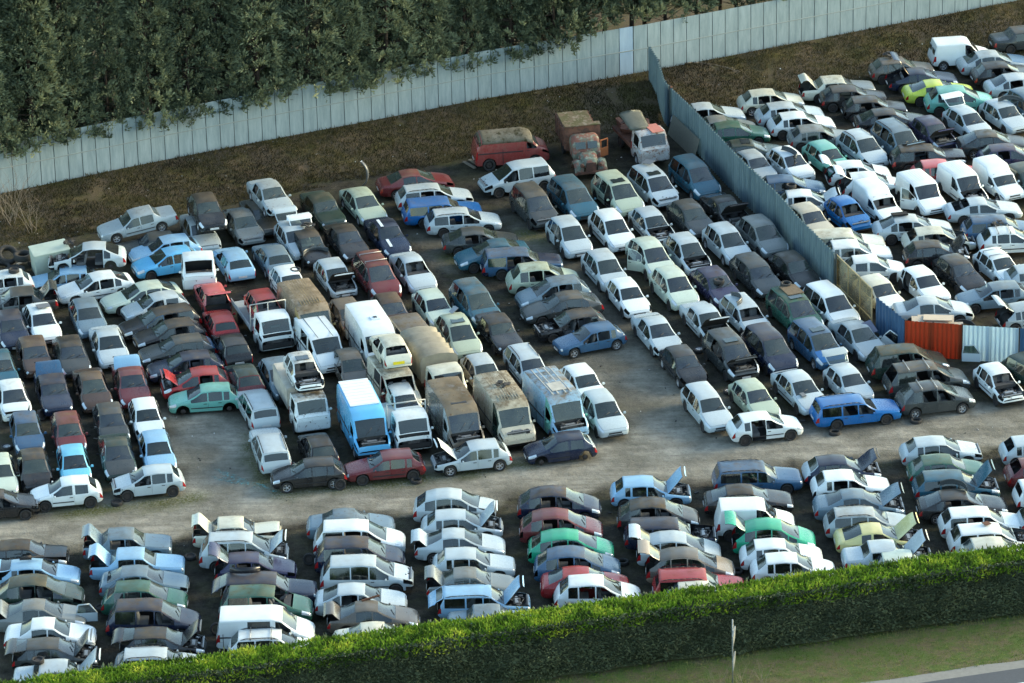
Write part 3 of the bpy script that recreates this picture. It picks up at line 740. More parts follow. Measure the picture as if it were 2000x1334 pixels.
for pts in ([(120,1003),(240,992),(372,975)], [(545,962),(700,950),(860,930),(1030,905)], [(1020,455),(1060,470)], [(490,860),(520,950)], [(880,500),(960,530)]):
    P_ = [pix(u, v) for u, v in pts]
    for a_, b_ in zip(P_, P_[1:]): MOSSC.append((a_.x, a_.y, b_.x, b_.y))
def moss(x, y):
    m = 0.0
    for ax, ay, bx, by in MOSSC:
        dx, dy = bx-ax, by-ay; t = max(0, min(1, ((x-ax)*dx+(y-ay)*dy)/(dx*dx+dy*dy)))
        m = max(m, 1-(math.hypot(x-ax-t*dx, y-ay-t*dy)+(hn(x*1.2, y*1.2)-.5)*.8)/1.1)
    return max(0, m)
def rut(x, y):
    """darker wheel tracks along the gravel lane"""
    m = 0
    for ax, ay, bx, by, r, s in CAPS[:11]:
        dx, dy = bx-ax, by-ay; l = math.hypot(dx, dy); t = ((x-ax)*dx+(y-ay)*dy)/(l*l)
        if -.02 <= t <= 1.02:
            d = ((x-ax)*dy-(y-ay)*dx)/l
            for o_ in (-1.15, .75): m = max(m, 1-abs(d-o_)/.45)
    return m
def ground_mat():
    m, nt, n, b = newmat('scrapyard_soil')
    c = coords(nt)
    at = n.new('ShaderNodeAttribute'); at.attribute_name = 'mask'; sp = n.new('ShaderNodeSeparateColor'); nt.links.new(at.outputs['Color'], sp.inputs[0])
    grav, grass, rutm = sp.outputs[0], sp.outputs[1], sp.outputs[2]
    fine = noise(nt, c, 9.0, 6, .75); mid = noise(nt, c, 1.3, 5, .65); big = noise(nt, c, .28, 4, .6)
    soil = mixc(nt, ramp(nt, mid, .35, .65), (.020, .018, .014), (.062, .055, .042))
    moss = mixc(nt, fine, (.040, .044, .012), (.090, .088, .025))
    soil = mixc(nt, mth(nt, 'MULTIPLY', ramp(nt, noise(nt, c, .55, 5, .7), .46, .60), mth(nt, 'ADD', .25, grass), True), soil, moss)
    dry = mixc(nt, fine, (.055, .038, .022), (.15, .115, .075))
    bank = mixc(nt, ramp(nt, noise(nt, c, .45, 6, .75), .44, .66), dry, mixc(nt, fine, (.035, .035, .010), (.115, .100, .026)))
    bank = mixc(nt, mth(nt, 'MULTIPLY', ramp(nt, noise(nt, c, 24.0, 2, .5), .72, .78), .3), bank, (.30, .28, .25))
    soil = mixc(nt, ramp(nt, grass, .3, .8), soil, bank)
    gr = mixc(nt, ramp(nt, mid, .3, .7), (.245, .228, .190), (.40, .375, .315))
    gr = mixc(nt, mth(nt, 'MULTIPLY', fine, .5), gr, (.31, .29, .235))
    gr = mixc(nt, mth(nt, 'MULTIPLY', ramp(nt, big, .42, .62), .75), gr, (.105, .098, .078))
    gr = mixc(nt, mth(nt, 'MULTIPLY', rutm, .55), gr, (.125, .115, .095))
    mps = n.new('ShaderNodeMapping'); mps.inputs['Scale'].default_value = (.35, 2.6, 1); mps.inputs['Rotation'].default_value = (0, 0, R(-9)); nt.links.new(c, mps.inputs[0])
    gr = mixc(nt, mth(nt, 'MULTIPLY', ramp(nt, noise(nt, mps.outputs[0], 1.0, 5, .65), .45, .65), .5), gr, (.13, .122, .098))
    gm = mth(nt, 'ADD', grav, mth(nt, 'MULTIPLY', mth(nt, 'SUBTRACT', fine, .5), .5), True)
    gm = mth(nt, 'MULTIPLY', gm, ramp(nt, grav, .02, .15))
    col = mixc(nt, gm, soil, gr)
    col = mixc(nt, mth(nt, 'MULTIPLY', at.outputs['Alpha'], mth(nt, 'MULTIPLY', ramp(nt, fine, .35, .6), 1.2), True), col, (.070, .076, .018))
    st = mth(nt, 'MULTIPLY', ramp(nt, noise(nt, c, .75, 6, .75), .52, .66), .35)
    col = mixc(nt, st, col, mixc(nt, .5, col, (.03, .027, .022)))
    col = mixc(nt, mth(nt, 'MULTIPLY', ramp(nt, noise(nt, c, 3.3, 6, .8), .50, .66), .32), col, (.030, .026, .018))
    peb = ramp(nt, noise(nt, c, 38.0, 2, .5), .64, .72)
    col = mixc(nt, mth(nt, 'MULTIPLY', peb, .35), col, (.32, .31, .29))
    nt.links.new(col, b.inputs['Base Color']); b.inputs['Roughness'].default_value = .95; b.inputs['Specular IOR Level'].default_value = .15
    bp = n.new('ShaderNodeBump'); bp.inputs['Strength'].default_value = .8; bp.inputs['Distance'].default_value = .12
    nt.links.new(mth(nt, 'ADD', mid, mth(nt, 'MULTIPLY', fine, .5)), bp.inputs['Height']); nt.links.new(bp.outputs[0], b.inputs['Normal'])
    return m
SOIL = ground_mat()
def grid_mesh(name, x0, x1, y0, y1, st, zf, keep=None, mat=None, dz=0.0):
    nx = int((x1-x0)/st)+1; ny = int((y1-y0)/st)+1
    vs_, cs, idx = [], [], {}
    for j in range(ny+1):
        for i in range(nx+1):
            x, y = x0+(x1-x0)*i/nx, y0+(y1-y0)*j/ny
            g = gravel(x, y)
            d = wall_y(x)-y
            gr = max(0, min(1, (8.5-d+(hn(x*.5, y*.5)-.5)*3)/3.0))
            vs_.append((x, y, zf(x, y)+dz)); cs.append((g, gr, rut(x, y) if g > .1 else 0, moss(x, y)))
    fs = []
    for j in range(ny):
        for i in range(nx):
            q = (j*(nx+1)+i, j*(nx+1)+i+1, (j+1)*(nx+1)+i+1, (j+1)*(nx+1)+i)
            if keep and not keep(vs_[q[0]][0]+st/2, vs_[q[0]][1]+st/2, cs[q[0]][0], cs[q[2]][0]): continue
            fs.append(q)
    me = bpy.data.meshes.new(name); me.from_pydata(vs_, [], fs)
    ca = me.color_attributes.new('mask', 'FLOAT_COLOR', 'POINT')
    ca.data.foreach_set('color', [k for c in cs for k in c])
    me.polygons.foreach_set('use_smooth', [True]*len(me.polygons)); me.materials.append(mat)
    return me
NEAR = pix(1000, 1334).y
GX0, GX1, GY0, GY1 = -48.0, 50.0, NEAR-14, WALL[-1].y+6
tag(link('ground', grid_mesh('ground', GX0, GX1, GY0, GY1, .45, gz, None, SOIL)), kind='structure')
tag(link('gravel_track', grid_mesh('gravel_track', GX0, GX1, GY0, GY1, .45, gz, lambda x, y, a, b: a > .02 or b > .02, SOIL, .012)), kind='structure')
FARS = simple('distant_land', (.11, .115, .09), .95, 0, .35, .05)
mb = MB()
gxa, gxb, gya, gyb = -1500, 1500, -400, 2600
for (xa, xb, ya, yb) in ((gxa, GX0+.2, gya, gyb), (GX1-.2, gxb, gya, gyb), (GX0+.2, GX1-.2, gya, GY0+.2), (GX0+.2, GX1-.2, GY1-.2, gyb)):
    mb.sheet([(xa,ya,-.06),(xb,ya,-.06),(xb,yb,-.06),(xa,yb,-.06)])
tag(mb.obj('far_ground', FARS), kind='structure')

# ------------------------------------------------------------------ hedge, verge and road in front
def foliage_mat(name, cols, sc_=.9, trans=.25):
    m, nt, n, b = newmat(name)
    c, oi = varied_coords(nt); rnd_ = mth(nt, 'MULTIPLY', mth(nt, 'SUBTRACT', oi.outputs['Random'], .5), .22)
    at = n.new('ShaderNodeAttribute'); at.attribute_name = 'tint'
    f = mth(nt, 'ADD', mth(nt, 'MULTIPLY', at.outputs['Fac'], .6), mth(nt, 'ADD', rnd_, mth(nt, 'MULTIPLY', noise(nt, c, sc_, 3, .6), .5)), True)
    r = n.new('ShaderNodeValToRGB'); nt.links.new(f, r.inputs[0])
    e = r.color_ramp.elements; e[0].position = .25; e[1].position = .85; e[0].color = cols[0]+(1,); e[1].color = cols[-1]+(1,)
    if len(cols) > 2:
        k = e.new(.55); k.color = cols[1]+(1,)
    nt.links.new(r.outputs[0], b.inputs['Base Color']); b.inputs['Roughness'].default_value = .7; b.inputs['Specular IOR Level'].default_value = .2
    tl = n.new('ShaderNodeBsdfTranslucent'); nt.links.new(r.outputs[0], tl.inputs[0])
    mx = n.new('ShaderNodeMixShader'); mx.inputs[0].default_value = trans
    nt.links.new(b.outputs[0], mx.inputs[1]); nt.links.new(tl.outputs[0], mx.inputs[2]); nt.links.new(mx.outputs[0], n['Material Output'].inputs[0])
    return m
class Leaves:
    def __init__(s): s.v = []; s.f = []; s.t = []
    def leaf(s, p, d, ln, wd, nrm, tint):
        """a plume: a narrow kite along d, folded a little"""
        side = d.cross(nrm)
        if side.length < 1e-4: side = d.orthogonal()
        side.normalize(); k = len(s.v); up = side.cross(d).normalized()
        s.v += [p, p+d*ln*.45+side*wd*.5-up*wd*.15, p+d*ln, p+d*ln*.45-side*wd*.5-up*wd*.15]
        s.f.append((k, k+1, k+2, k+3)); s.t += [tint]*4
    def mesh(s, name, mat):
        me = bpy.data.meshes.new(name); me.from_pydata([tuple(x) for x in s.v], [], s.f)
        a = me.attributes.new('tint', 'FLOAT', 'POINT'); a.data.foreach_set('value', s.t); me.materials.append(mat)
        return me
HFRONT = [(-60,1398),(400,1352),(900,1345),(1300,1301),(1710,1238),(2060,1196)]
ha, hb_ = pix(1300, 1303), pix(2000, 1206)
hdir = (hb_-ha).normalized(); hdir.z = 0; hn_ = Vector((-hdir.y, hdir.x, 0))     # hn_ points away from the camera
HT, HH = 1.95, 3.15
t0 = (-30-ha.x)/hdir.x; t1 = (34-ha.x)/hdir.x
HLEAF_TOP = foliage_mat('lit_hedge_foliage', [(.024,.055,.009),(.14,.26,.018),(.46,.50,.06)], .8, .3)  # hedge top: light from above put into a brighter, yellower leaf colour
HLEAF = foliage_mat('shaded_hedge_foliage', [(.050,.068,.042),(.105,.132,.076),(.170,.195,.105)], .8, .2)  # duller copy for the hedge sides, their shade put into the colour
HCORE = simple('hedge_twigs', (.035,.045,.024), .95)
def hedge_pt(t, a, z): return ha+hdir*t+hn_*a+Vector((0,0,z))
def bulge(t, z): return (hn(t*.55, z*.8)-.5)*.34+(hn(t*1.7+7, z*1.9)-.5)*.16
def build_hedge():
    root = tag(empty('hedge', hedge_pt((t0+t1)/2, HT/2, 0)), 'long clipped conifer hedge with bright green top between the cars and the road', 'hedge')
    inv = -root.location
    # woody core
    bm = bmesh.new(); n = 130; rows = []
    for i in range(n+1):
        t = lerp_(t0, t1, i/n); ring = []
        for a, z in ((.22,.15),(.16,1.0),(.14,2.0),(.2,HH-.28),(.7,HH-.14),(HT-.6,HH-.14),(HT-.18,HH-.3),(HT-.15,1.2),(HT-.2,.15)):
            o_ = bulge(t, z)
            ring.append(bm.verts.new(hedge_pt(t, a+(-o_ if a < .5 else (o_ if a > HT-.5 else 0)), z+(o_*.6 if z > 2.5 else 0))+inv))
        rows.append(ring)
    for A, B in zip(rows, rows[1:]):
        for k in range(8): bm.faces.new((A[k], B[k], B[k+1], A[k+1]))
    bm.faces.new(rows[0]); bm.faces.new(rows[-1][::-1])
    bmesh.ops.recalc_face_normals(bm, faces=bm.faces)
    me = bpy.data.meshes.new('hedge_core'); bm.to_mesh(me); bm.free(); me.materials.append(HCORE)
    tag(link('twigs', me, root), kind='stuff')
    rn = random.Random(3)
    S = Leaves(); T_ = Leaves()
    ln = t1-t0
    for _ in range(int(ln*3.2*150)):          # front face
        t = rn.uniform(t0, t1); z = rn.uniform(.02, HH-.05)
        if z < .25 and hn(t*1.2, 3) > .45: continue
        p = hedge_pt(t, .12-bulge(t, z)+rn.uniform(-.06,.06)+(.18 if z < .3 else 0), z)+inv
        d = (-hn_*rn.uniform(.35,.95)+hdir*rn.uniform(-.7,.7)+Vector((0,0,rn.uniform(-.15,.9)))).normalized()
        S.leaf(p, d, rn.uniform(.16,.36), rn.uniform(.06,.12), Vector((rn.uniform(-1,1),rn.uniform(-1,1),rn.uniform(-.3,1))), hn(t*1.1, z*1.3)*.7+rn.random()*.4)
    for _ in range(int(ln*.9*110)):           # back face, upper part
        t = rn.uniform(t0, t1); z = rn.uniform(HH-1.6, HH)
        p = hedge_pt(t, HT-.15+bulge(t, z), z)+inv
        d = (hn_*rn.uniform(.3,.9)+hdir*rn.uniform(-.6,.6)+Vector((0,0,rn.uniform(0,.9)))).normalized()
        S.leaf(p, d, rn.uniform(.14,.30), rn.uniform(.06,.12), Vector((rn.uniform(-1,1),rn.uniform(-1,1),1)), rn.random())
    for _ in range(int(ln*HT*300)):           # brighter plumes on the top and its rims, light painted into them
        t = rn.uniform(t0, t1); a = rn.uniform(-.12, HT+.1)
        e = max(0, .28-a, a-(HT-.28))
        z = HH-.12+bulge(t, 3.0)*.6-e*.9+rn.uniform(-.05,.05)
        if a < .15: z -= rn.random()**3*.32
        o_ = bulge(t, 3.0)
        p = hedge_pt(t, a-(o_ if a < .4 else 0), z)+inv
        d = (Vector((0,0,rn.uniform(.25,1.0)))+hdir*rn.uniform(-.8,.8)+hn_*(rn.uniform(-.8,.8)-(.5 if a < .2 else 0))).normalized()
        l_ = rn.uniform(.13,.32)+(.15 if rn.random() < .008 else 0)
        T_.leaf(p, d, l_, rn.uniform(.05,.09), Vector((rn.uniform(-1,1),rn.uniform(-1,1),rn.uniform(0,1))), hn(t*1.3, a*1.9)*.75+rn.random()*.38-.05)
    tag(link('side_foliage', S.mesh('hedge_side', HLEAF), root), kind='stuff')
    tag(link('lit_top_foliage', T_.mesh('hedge_top', HLEAF_TOP), root), kind='stuff')
build_hedge()

# verge: a mown grass strip, kerb edge and the asphalt road with its white line
def verge_mat():
    m, nt, n, b = newmat('verge_grass'); c = coords(nt)
    f1 = noise(nt, c, 1.1, 5, .7); f2 = noise(nt, c, 12, 5, .8)
    g = mixc(nt, f2, (.045,.080,.014), (.12,.17,.035)); d = mixc(nt, f2, (.070,.058,.028), (.20,.165,.085))
    nt.links.new(mixc(nt, ramp(nt, f1, .42, .60), g, d), b.inputs['Base Color']); b.inputs['Roughness'].default_value = .95
    bp = n.new('ShaderNodeBump'); bp.inputs['Strength'].default_value = .9; bp.inputs['Distance'].default_value = .08
    nt.links.new(f2, bp.inputs['Height']); nt.links.new(bp.outputs[0], b.inputs['Normal']); return m
VERGE = verge_mat()
ra_, rb_ = pix(1702, 1334), pix(2000, 1290)
rd = (rb_-ra_).normalized(); rnm = Vector((rd.y, -rd.x, 0))               # towards the camera
tv0, tv1 = -50, 40
def strip(name, a0, a1, z, mat, far_line=None, n=60):
    bm = bmesh.new(); pr = None
    for i in range(n+1):
        t = lerp_(tv0, tv1, i/n); p = ra_+rd*t
        wob = (hn(t*1.3, a0*3)-.5)*.25 if far_line == 'wob' else 0
        A = p+rnm*(a0+wob); B = p+rnm*a1
        if far_line == 'hedge':
            A = hedge_pt((p-ha).dot(hdir), .9, 0)
        A.z = z; B.z = z
        cur = (bm.verts.new(A), bm.verts.new(B))
        if pr: bm.faces.new((pr[0], pr[1], cur[1], cur[0]))
        pr = cur
    me = bpy.data.meshes.new(name); bm.to_mesh(me); bm.free(); me.materials.append(mat)
    return tag(link(name, me), kind='structure')
strip('grass_verge', -8, .15, .035, VERGE, 'hedge')
SHOULDER = simple('road_shoulder', (.22,.215,.195), .95, 0, .25, 5)
ASPH = simple('asphalt', (.075,.082,.092), .9, 0, .18, 8)
LINE = simple('road_paint', (.62,.64,.66), .7, 0, .12, 5)
strip('road_shoulder', 0, .85, .050, SHOULDER, 'wob')
strip('road', .75, 9.5, .056, ASPH)
strip('road_line', 2.10, 2.26, .061, LINE)
GRASSB = foliage_mat('grass_blades', [(.05,.085,.014),(.11,.165,.03),(.22,.20,.09)], .5, .2)
def grass():
    rn = random.Random(11); S = Leaves()
    for _ in range(26000):
        t = rn.uniform(-26, 22); p = ra_+rd*t; q = hedge_pt((p-ha).dot(hdir), .2, 0); f = rn.random()
        e = p+rnm*.05; c = q.lerp(e, f); c.z = .03
        if c.y > q.y+.3: continue
        d = Vector((rn.uniform(-.5,.5), rn.uniform(-.5,.5), 1)).normalized()
        S.leaf(c, d, rn.uniform(.05,.13)*(1.5 if f < .1 else 1), .03, Vector((rn.uniform(-1,1), rn.uniform(-1,1), 0)), hn(c.x*.6, c.y*.6)*.8+rn.random()*.3)
    tag(link('verge_grass', S.mesh('verge_grass', GRASSB)), kind='stuff')
    # rough grass and dead weeds on the bank and moss edges of the lane
    S = Leaves()
    for _ in range(60000):
        x = rn.uniform(-34, 38); d_ = rn.uniform(.15, 7.5); y = wall_y(x)-d_
        if hn(x*.9, y*.9) < .12: continue
        c = Vector((x, y, gz(x, y)-.02))
        S.leaf(c, Vector((rn.uniform(-.7,.7), rn.uniform(-.7,.7), .8)).normalized(), rn.uniform(.08,.32), .045, Vector((rn.uniform(-1,1), rn.uniform(-1,1), 0)), hn(x*.35, y*.35)*.75+rn.random()*.35)
    tag(link('bank_weeds', S.mesh('bank_weeds', foliage_mat('bank_weed_blades', [(.022,.018,.009),(.052,.046,.015),(.11,.088,.045)], .35, .2))), kind='stuff')
grass()

# ------------------------------------------------------------------ perimeter wall of metal sheets
def sheet_mat(name, a, b_, rough=.45, metal=.35):
    m, nt, n, b = newmat(name); c, oi = varied_coords(nt)
    mp = n.new('ShaderNodeMapping'); mp.inputs['Scale'].default_value = (2.2, 2.2, .35); nt.links.new(c, mp.inputs[0])
    f = noise(nt, mp.outputs[0], 1.6, 6, .7)
    nt.links.new(mixc(nt, ramp(nt, f, .3, .7), a, b_), b.inputs['Base Color'])
    b.inputs['Roughness'].default_value = rough; b.inputs['Metallic'].default_value = metal
    return m
ZINC = sheet_mat('galvanised_sheet', (.24,.31,.325), (.39,.47,.485), .5, .2)
ZINCB = sheet_mat('paler_blue_sheet', (.42,.56,.70), (.58,.72,.84), .3, .3)  # paler, bluer colour for the few sheets near the divider fence
SEAM = simple('sheet_seam', (.045,.06,.065), .7)
CLAD = simple('wall_rail', (.30,.33,.31), .7)
WH = 3.25
def build_wall():
    root = tag(empty('perimeter_wall', WALL[3]), 'long grey green wall of tall metal sheets along the tree line', 'wall')
    inv = -root.location
    full = MB(); seam = MB(); rail = MB()
    pos = []
    for a, b in zip(WALL, WALL[1:]):
        L = (b-a).length; n = max(1, round(L/.92))
        for i in range(n): pos.append((a.lerp(b, i/n), a.lerp(b, (i+1)/n)))
    rn = random.Random(5); panels = []
    for k, (a, b) in enumerate(pos):
        dr = (b-a).normalized(); nr = Vector((dr.y, -dr.x, 0)); w_ = (b-a).length
        c = (a+b)/2
        for zz, hh, off in ((WH*.50/2, WH*.50, .0), (WH*.50+WH*.50/2, WH*.50, .014)):
            rot = Matrix.Rotation(math.atan2(dr.y, dr.x), 3, 'Z') @ Matrix.Rotation(R(rn.uniform(-.6,.6)), 3, 'X')
            tgt = full
            blue = 1197 < proj_u(c) < 1250
            if blue: panels.append((c, rot, w_, zz, hh, off)); continue
            full.box(c+Vector((0,0,zz-.06))+nr*(off+rn.uniform(0,.012))+inv, (w_-.045, .03, hh-.03), rot)
        seam.box(a+Vector((0,0,WH/2-.08))-nr*.03+inv, (.065, .06, WH-.02), rot)
        rail.box(c+Vector((0,0,WH*.50-.045))+nr*.025+inv, (w_, .05, .06), Matrix.Rotation(math.atan2(dr.y, dr.x), 3, 'Z'))
    full.obj('metal_sheets', ZINC, root); seam.obj('posts', SEAM, root); rail.obj('middle_rail', CLAD, root)
    for c, rot, w_, zz, hh, off in panels:
        p = MB().box((0,0,0), (w_-.06, .035, hh-.03), rot).obj('blue_sheet', ZINCB, root, c+Vector((0,0,zz-.06))+inv-Vector((0,.0,0))); p['label'] = 'brighter blue white sheet'
def proj(p):
    d = p-CAMP; k = FPX/d.dot(F_); return 1000+d.dot(R_)*k, 667-d.dot(U_)*k
def proj_u(p): return proj(p)[0]
build_wall()

# ------------------------------------------------------------------ corrugated divider fence
BLUESH = sheet_mat('blue_corrugated_steel', (.11,.18,.23), (.20,.29,.35), .5, .15)
BLUE2 = sheet_mat('bright_blue_cladding', (.055,.12,.23), (.09,.18,.31), .4, .2)
ORANGE = sheet_mat('orange_red_cladding', (.27,.050,.016), (.36,.075,.025), .5, .0)
WHITESH = sheet_mat('white_blue_cladding', (.42,.56,.66), (.54,.66,.74), .4, .1)
def clear_mat():
    m, nt, n, b = newmat('yellowed_plastic_sheet'); c = coords(nt)
    tr = n.new('ShaderNodeBsdfTransparent'); tr.inputs[0].default_value = (.80,.76,.62,1)
    df = n.new('ShaderNodeBsdfDiffuse'); f = noise(nt, c, 1.5, 5, .7)
    nt.links.new(mixc(nt, f, (.26,.24,.18), (.46,.43,.33)), df.inputs[0])
    mx = n.new('ShaderNodeMixShader'); nt.links.new(mth(nt, 'ADD', .12, mth(nt, 'MULTIPLY', f, .45)), mx.inputs[0])
    nt.links.new(tr.outputs[0], mx.inputs[1]); nt.links.new(df.outputs[0], mx.inputs[2]); nt.links.new(mx.outputs[0], n['Material Output'].inputs[0]); n.remove(b)
    return m
CLEAR = clear_mat()
def corr_panel(pts, h0, h1, mat, pitch=.34, depth=.12, jag=.02, thick=.012):
    """corrugated sheet standing along ground polyline pts (world, relative)"""
    bm = bmesh.new(); prev = None; rn = random.Random(int(pts[0].x*100)); s = 0
    tot = sum((b-a).length for a, b in zip(pts, pts[1:])); acc = 0; top = 0
    for a, b in zip(pts, pts[1:]):
        L = (b-a).length; n = max(1, int(L/(pitch/4))); dr = (b-a).normalized(); nr = Vector((dr.y, -dr.x, 0))
        for i in range(n+(1 if b is pts[-1] else 0)):
            p = a+dr*(L*i/n); ph = (s % 4); off = depth/2 if ph in (0, 1) else -depth/2
            if s % 16 == 0: top = rn.uniform(-jag, jag)
            h = lerp_(h0, h1, (acc+L*i/n)/tot)+top
            q = p+nr*off
            cur = (bm.verts.new(q+Vector((0,0,-.25))), bm.verts.new(q+Vector((0,0,h))))
            if prev: bm.faces.new((prev[0], cur[0], cur[1], prev[1]))
            prev = cur; s += 1
        acc += L
    bmesh.ops.solidify(bm, geom=bm.faces[:], thickness=thick)
    me = bpy.data.meshes.new('corrugated'); bm.to_mesh(me); bm.free(); me.materials.append(mat); return me
def fence_run(name, label, px, h, mat, cat='fence', base=None, **kw):
    P = [pix(u, v, h+(base or 0)) for u, v in px]
    for p in P: p.z = base or 0
    root = tag(empty(name, P[0]), label, cat, 'divider fence between the two halves of the yard')
    link('corrugated_sheets', corr_panel([p-P[0] for p in P], h, h, mat, **kw), root)
    for i, p in enumerate(P):
        d = (P[min(i+1, len(P)-1)]-P[max(i-1, 0)]).normalized(); nr = Vector((d.y, -d.x, 0))
        MB().box((0,0,h/2), (.09,.09,h)).obj('post', SEAM if name != 'steel_fence' else STEEL, root, p-P[0]-nr*.09)
    return root, P
r1, P1 = fence_run('corrugated_fence', 'short dark blue corrugated fence run from the metal wall to a rusty post', [(1268,92),(1284,116),(1298,158),(1305,167)], 2.5, BLUESH, base=.35, jag=.09)
r2, P2 = fence_run('corrugated_fence', 'long blue grey corrugated steel fence splitting the yard diagonally', [(1310,172),(1355,213),(1418,281),(1466,329),(1514,372),(1569,435),(1630,495)], 2.6, BLUESH, jag=.03)
pp = pix(1307, 169, 2.6); pp.z = 0
tag(MB().box((0,0,1.3), (.42,.16,2.7), Matrix.Rotation(R(-50), 3, 'Z')).box((0,0,2.62), (.46,.2,.05), Matrix.Rotation(R(-50), 3, 'Z')).obj('fence_post', RUST, None, pp, .01), 'wide rusty brown post joining the two corrugated fences', 'post')
# clear yellowed run with a wooden frame
hc = 2.35; PC = [pix(u, v, hc) for u, v in ((1634,496),(1669,529),(1703,563))]
for p in PC: p.z = 0
rc = tag(empty('plastic_sheet_fence', PC[0]), 'yellowed see through plastic fence on a tan wooden frame', 'fence', 'divider fence between the two halves of the yard')
A, B = Vector((0,0,0)), PC[-1]-PC[0]; dr = B.normalized(); L = B.length; rot = Matrix.Rotation(math.atan2(dr.y, dr.x), 3, 'Z')
for i in range(3):
    MB().box((0,0,0), (L/3-.06, .02, hc-.1), rot).obj('plastic_sheet', CLEAR, rc, dr*(L*(i+.5)/3)+Vector((0,0,hc/2)))
for i in range(4):
    MB().box((0,0,0), (.06, .07, hc), rot).obj('frame_post', simple('tan_wood', (.34,.28,.16), .85) if i == 0 else bpy.data.materials['tan_wood'], rc, dr*(L*i/3)+Vector((0,0,hc/2)))
for z in (.5, hc-.03):
    MB().box((0,0,0), (L, .06, .06), rot).obj('frame_rail', bpy.data.materials['tan_wood'], rc, dr*(L/2)+Vector((0,-.045,z)))
fence_run('steel_fence', 'bright blue corrugated fence piece beside the orange panel', [(1712,581),(1741,604),(1766,624)], 2.1, BLUE2, pitch=.36, depth=.07)
fence_run('steel_fence', 'orange red sheet metal fence panel between blue and white panels', [(1768,626),(1822,630),(1879,634)], 2.1, ORANGE, pitch=.24, depth=.03, jag=0)
fence_run('steel_fence', 'pale blue white sheet metal fence panel right of the orange one', [(1881,635),(1935,638),(1990,641)], 2.1, WHITESH, pitch=.24, depth=.03, jag=0)
fence_run('steel_fence', 'blue fence piece cut by the right edge of the photo', [(1993,641),(2040,652)], 2.1, BLUE2, pitch=.4, depth=.05)
# leaning grid of grey sheets behind the old truck
p0, p1 = pix(1300, 262, 0), pix(1352, 312, 0)
d_ = (p1-p0); L = d_.length; rot = Matrix.Rotation(math.atan2(d_.y, d_.x), 3, 'Z') @ Matrix.Rotation(R(-16), 3, 'X')
mb = MB()
mb.box((0,0,0), (L, .02, 1.3), rot)
for i in range(26): mb.box(rot @ Vector((L*(i-12.5)/26, .02, 0)), (.03, .03, 1.3), rot)
for i in range(4): mb.box(rot @ Vector((L*(i-1.5)/4, .035, 0)), (.05, .03, 1.36), rot)
tag(mb.obj('ribbed_panel', simple('grey_ribbed_sheet', (.16,.16,.13), .8), None, (p0+p1)/2+Vector((.30,.10,.60))), 'ribbed grey sheet leaning on the foot of the corrugated fence', 'panel')

# ------------------------------------------------------------------ conifer row behind the wall
CON = foliage_mat('cypress_foliage', [(.062,.086,.056),(.16,.195,.120),(.34,.37,.21)], .5, .2)
BARK = simple('bark', (.060,.045,.035), .95, 0, .4, 4)
def conifer_mesh(seed, H, rad):
    rn = random.Random(seed); S = Leaves(); trunk = MB()
    trunk.tube((0,0,-.3), (rn.uniform(-.2,.2), rn.uniform(-.2,.2), H*.85), .17, .03, 7)
    for _ in range(620):
        z = 2.5+rn.random()**1.05*(H-2.7); f = z/H
        rr_ = rad*(1-.62*f)*(.82+.45*hn(z*.9+seed*5, rn.random()*3)) if z > 2.9 else rad*(.80+(z-2)*.2)
        an = rn.uniform(0, 2*math.pi); r_ = rr_*rn.uniform(.55, 1.08)
        c = Vector((math.cos(an)*r_, math.sin(an)*r_, z))
        out = Vector((math.cos(an), math.sin(an), .55)).normalized()
        if rn.random() < .30: trunk.tube((0,0,max(.2, z-r_*.5)), tuple(c*.92), .035, .012, 4, caps=False)
        cs = rn.uniform(.38,.80); br = rn.random()
        dirn = (out+Vector((rn.uniform(-.4,.4), rn.uniform(-.4,.4), rn.uniform(-.1,.5)))).normalized()
        sx = dirn.orthogonal().normalized(); sy = dirn.cross(sx)
        for _ in range(40):          # a fan shaped spray
            a2 = rn.uniform(-1.1, 1.1); b2 = rn.uniform(-.55,.55)
            d2 = (dirn*math.cos(a2)+sx*math.sin(a2)+sy*b2).normalized()
            p = c+d2*cs*rn.uniform(.05,.62)
            S.leaf(p, (d2+Vector((0,0,.25))).normalized(), rn.uniform(.14,.36), rn.uniform(.07,.13), Vector((rn.uniform(-1,1),rn.uniform(-1,1),rn.uniform(-1,1))), br*.65+rn.random()*.35)
    return S.mesh('conifer_crown', CON), trunk.mesh('conifer_trunk', BARK)
CONM = [conifer_mesh(k, 12.5+k*.4, 1.7+.16*(k % 4)) for k in range(6)]
DEAD = foliage_mat('browning_cypress', [(.030,.030,.018),(.07,.065,.040),(.12,.11,.06)], .6, .15)
